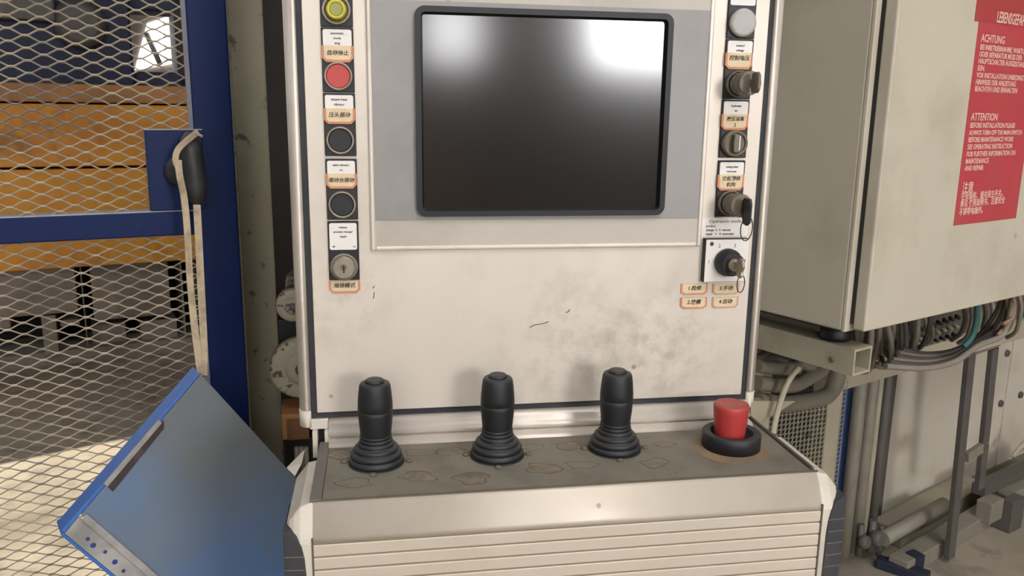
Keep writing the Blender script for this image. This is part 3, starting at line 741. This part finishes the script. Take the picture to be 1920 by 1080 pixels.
# terminal sockets
for r_ in range(3):
    for k in range(7):
        c = U(1722 + k * 11.5 - r_ * 3, 613 - k * 3.6 + r_ * 17, -.02)
        cl = MB().lathe([(.0048, 0), (.0048, .014), (.003, .016)], (0, 0, 0), CR.n + Vector((0, 0, -.4)), 10)
        for i, v in enumerate(cl.v): cl.v[i] = v + c
        solo(cl, 'cable_gland', BEZEL if r_ != 1 else STEELL, 'small black cable gland on the terminal board' if r_ != 1 else 'small pale cable gland on the terminal board', 'cable gland', 'black cable glands' if r_ != 1 else 'pale cable glands')

# hoses coming out of the gland plate beside the console
HP = VPlane(CF.pt(-.10, 0, -.20), 20)
gp = thing('hose_box', HP.at(1440, 800), 'cream hose box behind the control panel with yellow tags', 'hose box')
a_, z_ = HP.sz(1412, 640, -.02); b_, z2_ = HP.sz(1441, 805, -.02)
MB().slab(HP, a_ - .12, b_, z2_, z_ + .02, -.10, -.02).build('box_side', CREAM, gp, .002)
c_, z3_ = HP.sz(1480, 762, .0)
MB().prism([HP.at(1408, 752, .02), HP.at(1492, 752, .02), HP.at(1452, 778, .02), HP.at(1408, 792, .02)], HP.n * -.02).build('bottom_flange', CREAM, gp)
for yy in (707, 740):
    a_, z_ = HP.sz(1416, yy, -.02); MB().slab(HP, a_ - .004, a_ + .006, z_ - .003, z_ + .004, -.02, -.018).build('yellow_tag', YELT, gp)
GH = 'grey hoses leaving the hose box'
for k, (y0, x1, y1, r_) in enumerate(((686, 1520, 668, .0125), (718, 1540, 676, .0140), (752, 1575, 668, .0165))):
    p = [HP.at(1420, y0, .0), HP.at(1452, y0 + 4, .0), HP.at(1490, y0 + 4, -.02), HP.at(x1 - 22, y0 - 8 - k * 2, -.04), HP.at(x1, y1 + 18, -.05), HP.at(x1 + 8, y1 - 12, -.06)]
    solo(MB().tube(smooth_path(p, 8), r_, 14), 'hose', HOSE, ('upper grey hose, thinnest of three bending behind the square tube', 'middle grey hose of three bending behind the square tube', 'lowest and thickest grey hose bending behind the square tube')[k], 'hose', GH)
for k in range(3):
    p = [HP.at(1424, 672 + 6 * k, .0), HP.at(1440 + 6 * k, 662 + 5 * k, -.01), HP.at(1462 + 8 * k, 676 + 4 * k, -.02), HP.at(1478 + 10 * k, 700, -.04)]
    solo(MB().tube(smooth_path(p, 6), .006, 8), 'cable', CABLED, 'dark lead curled among the hoses', 'cable', 'dark leads by the hoses')
solo(MB().tube(smooth_path([HP.at(1497, 690, .03), HP.at(1480, 712, .04), HP.at(1466, 745, .04), HP.at(1456, 780, .04), HP.at(1449, 812, .04)], 7), .0052, 10), 'cable', PALEC, 'pale single lead hanging in front of the hoses', 'cable')

# perforated guard behind the desk
PG = VPlane(CF.pt(.0, 0, -.42), 12)
pg = thing('perforated_guard', PG.at(1520, 1000), 'pale perforated metal guard behind the control desk', 'guard')
a0, za = PG.sz(1405, 760); a1, _ = PG.sz(1545, 830); _, zlo = PG.sz(1520, 960)
def perforate(P, a0, a1, z0, z1, cw, ch, off):
    m = MB(); nx = max(1, int(round((a1 - a0) / cw))); nz = int(round((z1 - z0) / ch)); cw = (a1 - a0) / nx; ch = (z1 - z0) / nz
    for j in range(nz):
        for i in range(nx):
            cx = a0 + (i + .5) * cw; cz = z0 + (j + .5) * ch
            slant = .22
            outp = [(-.5, -.5), (0, -.5), (.5, -.5), (.5, 0), (.5, .5), (0, .5), (-.5, .5), (-.5, 0)]
            inn_ = [(-.28, -.34), (0, -.41), (.28, -.34), (.33, 0), (.28, .34), (0, .41), (-.28, .34), (-.33, 0)]
            vs = [P.pt(cx + (p[0]) * cw, cz + p[1] * ch, off) for p in outp] + [P.pt(cx + (p[0] + slant * p[1]) * cw, cz + p[1] * ch, off) for p in inn_]
            m.add(vs, [(k, (k + 1) % 8, 8 + (k + 1) % 8, 8 + k) for k in range(8)])
    return m
ph = perforate(PG, a0, a1, zlo, za, .0112, .0112, 0).build('perforated_sheet', CREAMD, pg); ph['kind'] = 'stuff'
MB().slab(PG, a0, a1, zlo, za, -.06, -.05).build('hole_shade', DARK, pg)  # dark sheet added behind the holes as their shade
a2, _ = PG.sz(1570, 830)
MB().slab(PG, a1, a2, zlo - .2, za + .03, -.05, .001).build('edge_strip', CREAM, pg, .002)
a3, _ = PG.sz(1584, 830)
ph = perforate(PG, a2, a3, zlo, za + .03, .0112, .0112, -.01).build('perforated_sheet', CREAMD, pg); ph['kind'] = 'stuff'
MB().slab(PG, a2, a3, zlo, za + .03, -.06, -.05).build('hole_shade', DARK, pg)  # same dark sheet for the shade in these holes
MB().slab(PG, a0, a3, 0, zlo, -.06, -.01).build('lower_sheet', CREAM, pg)

# ================================================================== PANELLED MACHINE SIDE, RIGHT
w0 = onZ(1640, 985, 0)
WP = VPlane(w0, 25)
ms = thing('machine_enclosure', WP.pt(.5, 0, -.1), 'white panelled machine side behind pipes and steel bars', 'machine')
pz0 = WP.sz(1700, 975)[1]
edges = [WP.sz(x, 800)[0] for x in (1560, 1668, 1812, 1878, 1990, 2200)]
for i in range(len(edges) - 1):
    MB().slab(WP, edges[i] + .006, edges[i + 1] - .006, pz0, 2.4, -.03, 0).build('panel', PANELW, ms, .003)
MB().slab(WP, edges[0], edges[1] - .008, pz0, 2.3, 0, .012).build('shade_strip', STEELD, ms, .003)  # dark strip added as the shadows between the conduits
MB().slab(WP, edges[0], edges[-1], 0, 2.4, -.09, -.03).build('backing', STEELD, ms)
MB().slab(WP, edges[0], edges[-1], .02, pz0 - .006, -.03, .006).build('plinth', PANELB, ms, .003)
for x, y in ((1887, 662), (1875, 756), (1912, 740)):
    MB().lathe([(.014, 0), (.012, .008)], WP.at(x, y), WP.n, 10).build('bolt', STEELD, ms)
# vertical conduits
G = 'vertical conduits in front of the machine side'
CP = VPlane(WP.pt(0, 0, .12), 25)
for k, (x, y, m, r_) in enumerate(((1606, 800, STEELL, .018), (1627, 800, STEELL, .018), (1641, 800, CREAM, .010), (1655, 800, STEELD, .014))):
    a, _ = CP.sz(x, y); zt = rzb + .03
    solo(MB().tube([CP.pt(a, .06, 0), CP.pt(a, zt * .5, 0), CP.pt(a, zt + .25, 0)], r_, 14), 'conduit', m,
         ('pale wide conduit pipe standing right beside the blue strip', 'pale wide conduit pipe between another wide conduit and a thin one', 'thin cream conduit pipe between the dark and pale ones', 'dark narrow conduit pipe against the white panel')[k], 'pipe', G)
a, _ = CP.sz(1580, 800, -.03); b, _ = CP.sz(1599, 800, -.03)
solo(MB().slab(CP, a, b, 0, rzb + .25, -.06, -.03), 'blue_strip', BLUEL, 'upright blue steel strip beside the perforated guard', 'steel strip', None, .002)
# clamps and valves at the foot of the conduits
for k, (x, y, s_) in enumerate(((1612, 1012, .020), (1634, 1004, .024), (1650, 1014, .018))):
    c = CP.at(x, y, .02)
    vb = MB().lathe([(s_ * .6, 0), (s_, s_ * .3), (s_, s_ * 1.1), (s_ * .7, s_ * 1.4)], c, CP.n, 12)
    vb.tube([c + Vector((0, 0, -.05)), c + Vector((0, 0, .05))], s_ * .45, 8)
    solo(vb, 'pipe_clamp', STEELD, 'rusty pipe clamp at the foot of the conduits', 'clamp', 'pipe clamps at the foot of the conduits')

# bar frame leaning before the wall
FPn = VPlane(onZ(1786, 1050, 0), 25)
fr = thing('bar_frame', FPn.pt(0, 0, 0), 'grey flat bar frame standing before the white panels', 'steel frame')
def bar(P, pts, w, m, par, name, off0=-.008, off1=.008):
    (x0, y0), (x1, y1) = pts
    a = P.sz(x0, y0); b = P.sz(x1, y1)
    d = Vector((b[0] - a[0], b[1] - a[1])); nrm = Vector((-d.y, d.x)).normalized() * w / 2
    c4 = [(a[0] - nrm.x, a[1] - nrm.y), (b[0] - nrm.x, b[1] - nrm.y), (b[0] + nrm.x, b[1] + nrm.y), (a[0] + nrm.x, a[1] + nrm.y)]
    return MB().prism([P.pt(s_, z_, off1) for s_, z_ in c4], P.n * (off0 - off1)).build(name, m, par, .002)
bar(FPn, ((1820, 655), (1780, 1046)), .036, STEELD, fr, 'upright')
bar(FPn, ((1863, 652), (1836, 915)), .034, STEELD, fr, 'upright')
bar(FPn, ((1812, 662), (1872, 640)), .025, STEELL, fr, 'top_bar')
bar(FPn, ((1812, 858), (1850, 832)), .03, STEELL, fr, 'cross_bar')
# beams and rails lying at the foot of the wall
def beam(name, x0, y0, x1, y1, w, h, m, label, cat='beam', group=None, zbase=0.0, bevel=.004):
    a = onZ(x0, y0, zbase); b = onZ(x1, y1, zbase); d = (b - a); d.z = 0; d.normalize(); nn = Vector((-d.y, d.x, 0)) * w
    pts = [a, b, b + nn, a + nn]
    return solo(MB().hexa(pts + [p + Vector((0, 0, h)) for p in pts]), name, m, label, cat, group, bevel)
beam('floor_rail', 1700, 1085, 1990, 905, .06, .05, STEELL, 'pale steel rail along the edge of the concrete floor', 'rail')
beam('floor_beam', 1690, 1030, 1850, 935, .10, .06, CREAM, 'cream timber like beam lying inside the floor rail', 'beam')
beam('angle_iron', 1640, 1066, 1738, 1098, .04, .03, NAVYD, 'dark navy angle iron at the foot of the pipes', 'angle iron')
beam('stop_block', 1716, 1078, 1732, 1072, .04, .055, NAVYD, 'small black block standing on the floor rail', 'block')
solo(MB().tube([onZ(1655, 1010, .10), onZ(1770, 945, .10)], .022, 12), 'floor_pipe', STEELL, 'pale pipe lying along the foot of the wall', 'pipe')
solo(MB().tube([onZ(1640, 1025, .06), onZ(1775, 955, .06)], .016, 12), 'floor_pipe', STEELD, 'dark thin pipe lying below the pale pipe', 'pipe')
beam('dark_beam', 1848, 935, 1990, 872, .05, .04, STEELD, 'dark steel beam behind the bar frame', 'beam', zbase=.10)
beam('pale_channel', 1856, 985, 2000, 905, .05, .07, STEELL, 'pale dusty channel before the dark steel beam', 'channel', zbase=.04)
beam('foot_block', 1893, 1002, 1915, 990, .08, .11, STEELD, 'grey foot block at the end of the pale channel', 'block')
for k, (x, y) in enumerate(((1898, 858), (1908, 846))):
    c = WP.at(x, y, .10)
    solo(MB().tube(smooth_path([c, c + Vector((.03, -.01, .05)), c + Vector((.06, 0, -.02)), c + Vector((.04, 0, -.11)), c + Vector((.07, 0, -.14))], 5), .008, 8), 'loose_wire', PALEC, 'pale loose wire dangling over the dark beam', 'wire', 'loose wires over the dark beam')
solo(MB().slab(WP, WP.sz(1906, 780)[0], WP.sz(1906, 780)[0] + .12, .62, .86, .004, .06), 'switch_box', NAVY, 'dark blue box on the white panels', 'box', None, .006)

# ================================================================== MESH GATE, LEFT
f0 = ray(400, 400); F0 = C0 + f0 * (1.25 / f0.y)
FN = VPlane(F0, 18)
pa0 = (FN.sz(357, 0)[0] + FN.sz(381, 640)[0]) / 2
pa1 = (FN.sz(429, 0)[0] + FN.sz(455, 640)[0]) / 2
gt = thing('mesh_gate', FN.pt(pa0, 0, -.03), 'blue steel gate with expanded metal mesh and a lock plate', 'gate')
MB().slab(FN, pa0, pa1, .02, 2.3, -.06, 0).build('post', BLUE, gt, .003)
MB().slab(FN, pa0 - .006, pa0, .02, 2.3, -.012, -.004).build('mesh_edge', mat('edge_dust', (118, 116, 122), .7, 0, .15, 30), gt)
ga, gz0 = FN.sz(0, 458); _, gz1 = FN.sz(0, 408); _, gz2 = FN.sz(330, 441); _, gz3 = FN.sz(285, 397)
zr0 = (gz0 + gz2) / 2; zr1 = (gz1 + gz3) / 2
MB().slab(FN, -1.0, pa0, zr0, zr1, -.03, .004).build('rail', BLUE, gt, .002)
MB().slab(FN, -1.0, pa0, zr1 - .0005, zr1 + .0012, -.03, .004).build('dust_line', DUSTY, gt)
la0 = FN.sz(276, 320)[0]; lz1 = FN.sz(300, 243)[1]
MB().slab(FN, la0, pa0 + .01, zr1 + .001, lz1, -.012, .006).build('lock_plate', BLUE, gt, .0015)
MB().slab(FN, la0, pa0 + .01, lz1 - .0005, lz1 + .001, -.012, .006).build('dust_line', DUSTY, gt)
MB().slab(FN, -1.05, -1.0, .02, 2.3, -.06, 0).build('post', BLUE, gt, .003)
MB().slab(FN, -1.0, pa0, .10, .15, -.04, 0).build('rail', BLUE, gt, .003)
MB().slab(FN, -1.0, pa0, 2.2, 2.25, -.04, 0).build('rail', BLUE, gt, .003)
# expanded metal: zig-zag strands touching their neighbours
PITCH, HS = .0385, .0079
def mesh_sheet(name, z0, z1):
    m = MB(); k = 0; z = z0 + HS / 2
    base_dir = Vector((0, 0, 1))
    nseg = int((pa0 + .62) / (PITCH / 2)) + 2
    while z < z1:
        pts = []
        for i in range(nseg + 1):
            s_ = -.62 + i * PITCH / 2
            sg = 1 if (i + k) % 2 else -1
            zz = z + sg * (HS / 2 - .0004)
            fl = PITCH * .085
            oo = -.008 + (.0012 if sg > 0 else -.0012)
            pts.append(FN.pt(min(s_ - fl, pa0), zz, oo)); pts.append(FN.pt(min(s_ + fl, pa0), zz, oo))
        w, th = .0012, .0006
        tl = (FN.n * .75 + Vector((0, 0, 1)) * .66).normalized(); tn = (Vector((0, 0, 1)) * .75 - FN.n * .66).normalized()
        o = len(m.v)
        for p in pts:
            for a, b in ((-1, -1), (1, -1), (1, 1), (-1, 1)): m.v.append(p + tl * w * a + tn * th * b)
        for i in range(len(pts) - 1):
            for c in range(4):
                c2 = (c + 1) % 4; m.f.append([o + i * 4 + c, o + i * 4 + c2, o + i * 4 + 4 + c2, o + i * 4 + 4 + c]); m.sm.append(False)
        z += HS; k += 1
    ob = m.build(name, MESHM, gt); ob['kind'] = 'stuff'
    return ob
mesh_sheet('expanded_mesh', .45, 1.75)
# lock handle with a boss
hc = FN.at(362, 318, .035)
hb = []
for k in range(13):
    t_ = -1 + 2 * k / 12; hb.append((max(.003, .0160 * (1 - abs(t_) ** 3.2) ** .5) if abs(t_) < 1 else .003, t_ * .052))
hm = MB().lathe(hb, (0, 0, 0), ZA, 20)
for i, v in enumerate(hm.v):
    hm.v[i] = hc + FN.u * (v.x + .06 * v.z * -1) + FN.n * v.y * 1.5 + ZA * v.z
hd_ = hm.build('handle', HANDLE, gt)
bc = FN.at(332, 322, .02)
MB().lathe([(.0195, -.016), (.0205, -.006), (.0195, .004), (.014, .010), (.006, .012)], bc, FN.n * .55 - FN.u * .8, 24).build('handle_boss', HANDLE, hd_)
MB().tube([FN.at(345, 315, .006), FN.at(352, 318, .03)], .008, 10).build('spindle', STEELD, hd_)
# strap tied round the handle, holding the blue cover
sp = thing('strap', FN.at(375, 700, .06), 'beige webbing strap tied to the black gate handle', 'strap')
def rib(pts, w, name): MB().tube(smooth_path(pts, 6), 0, flat=(w, .0016, FN.n)).build(name, STRAP, sp)
rib([FN.at(371, 247, .052), FN.at(352, 262, .062), FN.at(334, 280, .055), FN.at(329, 300, .056), FN.at(336, 318, .062)], .008, 'loop')
rib([FN.at(334, 300, .066), FN.at(337, 330, .068), FN.at(345, 370, .064), FN.at(351, 430, .066), FN.at(356, 520, .07), FN.at(364, 610, .075), FN.at(376, 702, .08)], .0088, 'strand')
rib([FN.at(369, 384, .045), FN.at(372, 440, .055), FN.at(377, 540, .065), FN.at(382, 640, .074), FN.at(382, 704, .078)], .0098, 'strand')
rib([FN.at(360, 540, .071), FN.at(370, 630, .076), FN.at(379, 702, .08)], .005, 'strand')
MB().tube([FN.at(368, 250, .056), FN.at(380, 256, .06)], .002, 6).build('knot_end', STRAP, sp)

# blue sheet metal cover hanging by its corner from the strap
BC = VPlane(FN.at(375, 702, .085), 26)
def bsz(x, y): return BC.sz(x, y)
A = Vector(bsz(377, 702)); Bc = Vector(bsz(152, 965)); Cc = Vector(bsz(552, 893))
eu = (Bc - A); ev = (Cc - A).normalized()
LA = eu.length; en = eu.normalized(); LC = .36
def bp(i, j, off=0.0):      # i along A->B, j along A->C (metres)
    p = A + en * i + ev * j; return BC.pt(p.x, p.y, off)
bcv = thing('blue_cover', bp(LA, LC), 'dusty blue sheet metal cover hanging by one corner from a strap', 'metal cover')
sc_ = tuple(BC.at(470, 1110) - bp(LA, LC))
BLUEC = mat('blue_cover', (112, 116, 116), .6, 0, .06, 6, (100, 110, 122), .7, 5, .45, .65, stain=[(sc_, .24, (88, 122, 168), .95, 0), (tuple(BC.at(230, 930) - bp(LA, LC)), .10, (96, 124, 160), .6, 0), (sc_, .30, (112, 116, 116), .5, 14)], spots=.3, spot_scale=10)
MB().prism([bp(0, 0), bp(LA, 0), bp(LA, LC), bp(0, LC)], BC.n * -.004).build('sheet', BLUEC, bcv, .001)
MB().prism([bp(0, -.0005), bp(LA + .03, -.0005), bp(LA + .03, -.006), bp(0, -.004)], BC.n * -.034).build('side_skirt', BLUEB, bcv, .001)
MB().prism([bp(LA + .004, 0), bp(LA + .030, 0), bp(LA + .030, LC), bp(LA + .004, LC)], BC.n * -.003).build('perforated_flange', DUSTY, bcv, .001)
MB().prism([bp(LA - .006, .004), bp(LA + .004, .004), bp(LA + .004, LC), bp(LA - .006, LC)], BC.n * .004).build('folded_ridge', DUSTY, bcv, .0015)
MB().prism([bp(LA + .0302, -.003), bp(LA + .0345, -.003), bp(LA + .0345, LC), bp(LA + .0302, LC)], BC.n * -.045).build('lower_skirt', BLUEB, bcv, .001)
for k, j in enumerate((.030, .042, .062, .083, .102, .135, .160, .190)):
    MB().lathe([(.0036 if k % 2 else .0026, 0), (.0036 if k % 2 else .0026, .0008)], bp(LA + .017 + .002 * math.sin(k * 2.1), j), BC.n, 14).build('flange_hole', mat('hole_blue', (44, 62, 128), .7, 0, .1), bcv)
# torn rubber slot along the upper edge
MB().prism([bp(LA * .33, .001), bp(LA * .80, .001), bp(LA * .80, .013), bp(LA * .36, .010)], BC.n * .0012).build('torn_slot', mat('torn_rubber', (62, 50, 48), .8, 0, .2, 40, (104, 90, 84), .6, 30), bcv)
MB().prism([bp(LA * .35, -.005), bp(LA * .80, -.005), bp(LA * .80, .002), bp(LA * .35, .002)], BC.n * .002).build('slot_lip', DUSTY, bcv)

# ================================================================== CREAM COLUMN AND ROLLERS
KP = VPlane(FN.pt(0, 0, -.09), 18)
ka0 = (KP.sz(433, 100)[0] + KP.sz(458, 650)[0]) / 2; ka1 = (KP.sz(497, 60)[0] + KP.sz(522, 650)[0]) / 2
kc = thing('cream_column', KP.pt((ka0 + ka1) / 2, 0, -.05), 'worn cream steel column between the blue gate and the control panel', 'column')
MB().slab(KP, ka0, ka1, 0, 2.6, -.10, 0).build('web', CREAMD, kc, .003)
fa = KP.sz(449, 520, .03)[0]
MB().slab(KP, fa, fa + .0055, 0, KP.sz(449, 362, .03)[1], -.02, .03).build('flange_edge', mat('flange_cream', (186, 178, 152), .6, 0, .1, 20, (120, 110, 92), .6, 30), kc, .001)
MB().slab(KP, ka0 - .02, ka1 + .02, 0, .02, -.13, .03).build('base_plate', STEELD, kc, .002)
RPn = VPlane(KP.pt(0, 0, -.20), 18)
b0, _ = RPn.sz(470, 300); b1, _ = RPn.sz(640, 300)
rs = thing('roller_stand', RPn.pt((b0 + b1) / 2, 0, 0), 'added dark plate filling the shadowed gap, with two worn cream rollers beside the control panel', 'roller stand')
MB().slab(RPn, b0, b1, 0, 2.5, -.03, 0).build('gap_shade_plate', mat('gap_shade_dark', (58, 52, 47), .7, 0, .15, 6, (40, 38, 36), .5, 5), rs, .002)  # dark plate added where the gap is in shadow; also backs the rollers
WORN = mat('worn_cream', (160, 150, 128), .65, 0, .1, 14, (60, 52, 44), .9, 55, .56, .60)
DISC = VPlane(KP.pt(0, 0, .035), 5)
for (x, y, r_) in ((549, 574, .026), (566, 692, .050)):
    c = DISC.at(x, y); L_ = .23
    ro = MB().lathe([(r_ * .55, -L_), (r_ * .55, -.03), (r_, -.028), (r_, -.002), (r_ * .93, 0), (r_ * .66, 0)], c, DISC.n, 40).build('roller', WORN, rs)
    MB().lathe([(r_ * .66, -.002), (r_ * .63, -.010), (r_ * .60, -.010), (r_ * .56, -.001), (r_ * .36, .0005)], c, DISC.n, 36).build('groove', mat('groove_dark', (52, 46, 40), .7, 0, .1, 30), ro)
    MB().lathe([(r_ * .54, -.002), (r_ * .52, .002), (r_ * .34, .003)], c, DISC.n, 32).build('hub_ring', WORN, ro)
    MB().lathe([(r_ * .22, 0), (r_ * .20, .008), (r_ * .10, .010)], c, DISC.n, 20).build('axle', STEELD, ro)
for (y0, y1) in ((600, 640),):
    a, z1_ = DISC.sz(520, y0, -.05); _, z0_ = DISC.sz(520, y1, -.05); b, _ = DISC.sz(600, y0, -.05)
    MB().slab(DISC, a, b, z0_, z1_, -.18, -.05).build('spacer', BEZEL, rs, .002)
BP = VPlane(KP.pt(0, 0, .04), 5)
a, z1_ = BP.sz(527, 778); b, z0_ = BP.sz(580, 822)
wb = thing('wood_block', BP.pt((a + b) / 2, z0_, -.03), 'brown wooden block under the lower roller', 'wood block')
MB().slab(BP, a, b, z0_, z1_, -.08, 0).build('block', WOOD, wb, .002)
MB().slab(BP, a + .008, b, z0_, z1_ - .008, 0, .001).build('cut_face', mat('wood_dark', (116, 78, 48), .7, 0, .2, 30), wb)
a2, zz0 = BP.sz(548, 880)
MB().slab(BP, a + .005, b + .02, zz0, z0_, -.09, -.005).build('stand', DARK, wb)
MB().slab(BP, a + .005, b + .02, 0, zz0, -.09, -.02).build('stand_leg', DARK, wb)
for k in range(3):
    c = BP.at(556 + k * 9, 838, .006); solo(MB().tube([c, c + Vector((0, 0, -.06))], .004, 10), 'steel_pin', STEELL, 'bright steel pin under the wooden block', 'pin', 'steel pins under the wooden block')

# ================================================================== BLOCK MACHINE BEHIND THE MESH
MP = VPlane(onZ(0, 690, 0), 18)
def mz_(x, y, off=0.0): return MP.sz(x, y, off)
zt_ = (mz_(0, 150)[1] + mz_(360, 168)[1]) / 2; zs_ = (mz_(0, 311)[1] + mz_(240, 311)[1]) / 2; zu_ = mz_(0, 192)[1]
zl_ = (mz_(0, 502)[1] + mz_(300, 480)[1]) / 2
e0 = mz_(-300, 400)[0]; e1 = mz_(470, 400)[0]
ob = thing('block_machine', MP.pt(0, 0, 0), 'dusty block making machine with orange crossbeam and dark blue body behind the mesh', 'machine')
MB().slab(MP, e0, mz_(372, 300)[0], zs_ + .006, zu_ - .004, .02, .16).build('crossbeam_plate', ORANGE, ob, .006, label='orange crossbeam plate')
MB().slab(MP, e0, mz_(372, 300)[0], zl_, zs_ - .006, .02, .16).build('crossbeam_plate', ORANGE, ob, .006, label='orange crossbeam plate')
MB().slab(MP, e0, mz_(360, 170)[0], zu_ + .004, zt_, .0, .14).build('crossbeam_plate', ORANGED, ob, .006)
MB().slab(MP, e0, mz_(365, 300)[0], zl_ + .02, zt_ - .02, -.1, .02).build('core', DARK, ob)
nb = ob
MB().slab(MP, e0 - .3, mz_(248, 60)[0], .9, 3.4, -.5, -.12).build('side_plate', NAVY, nb, .01)
MB().slab(MP, mz_(248, 60)[0], mz_(372, 60)[0], .9, mz_(300, 138, -.4)[1], -.5, -.2).build('lower_plate', NAVY, nb, .01)
MB().slab(MP, mz_(246, 60)[0], mz_(372, 60)[0], mz_(300, 28, -.4)[1], 3.4, -.5, -.2).build('upper_plate', NAVY, nb, .01)
MB().slab(MP, mz_(336, 60)[0], mz_(760, 60)[0], 0, 3.4, -.5, -.2).build('right_plate', mat('dark_brown', (56, 48, 44), .8, 0, .15, 3), nb, .01)  # plain dark brown plate
MB().slab(MP, e0 - .3, mz_(336, 60)[0], 0, .9, -.5, -.32).build('cavity_shade', DARK, nb)  # dark slab painting the shade inside the base cavities
a, z = mz_(150, 45, -.1); MB().lathe([(.12, 0), (.12, .05), (.08, .07)], MP.pt(a, z, -.12), MP.n, 20).build('bearing', STEELD, nb)
a, z = mz_(60, 20, -.1); MB().slab(MP, a - .25, a + .1, z - .05, z + .3, -.12, -.05).build('bracket', STEELD, nb, .01)
base = ob
def slabpx(x0, y0, x1, y1, o0, o1, m, name, bev=.006):
    a, b = mz_(x0, y0, o1)[0], mz_(x1, y1, o1)[0]; xm = min(300, max(60, (x0 + x1) / 2))
    za_, zb_ = mz_(xm, y0, o1)[1], mz_(xm, y1, o1)[1]
    return MB().slab(MP, min(a, b), max(a, b), min(za_, zb_), max(za_, zb_), o0, o1).build(name, m, base, bev)
slabpx(-260, 496, 148, 592, -.3, .10, DUSTG, 'upper_block')
slabpx(148, 492, 166, 652, -.3, .13, DUSTG, 'rib')
slabpx(166, 490, 322, 596, -.3, .05, DUSTG, 'upper_block')
slabpx(76, 592, 112, 668, -.3, .09, DUSTG, 'pillar')
slabpx(-260, 592, 20, 612, -.3, .06, DUSTG, 'lintel')
slabpx(112, 600, 150, 612, -.3, .05, DUSTG, 'lintel')
slabpx(170, 606, 240, 660, -.3, -.02, DUSTG, 'lower_block')
slabpx(262, 600, 336, 662, -.3, .0, DUSTG, 'lower_block')
slabpx(-260, 662, 420, 690, -.3, .06, DUSTG, 'plinth')
slabpx(336, 492, 352, 660, -.3, .04, DUSTG, 'rib')
slabpx(356, 490, 520, 700, -.3, .0, mat('dark_brown', (56, 48, 44)), 'end_block')
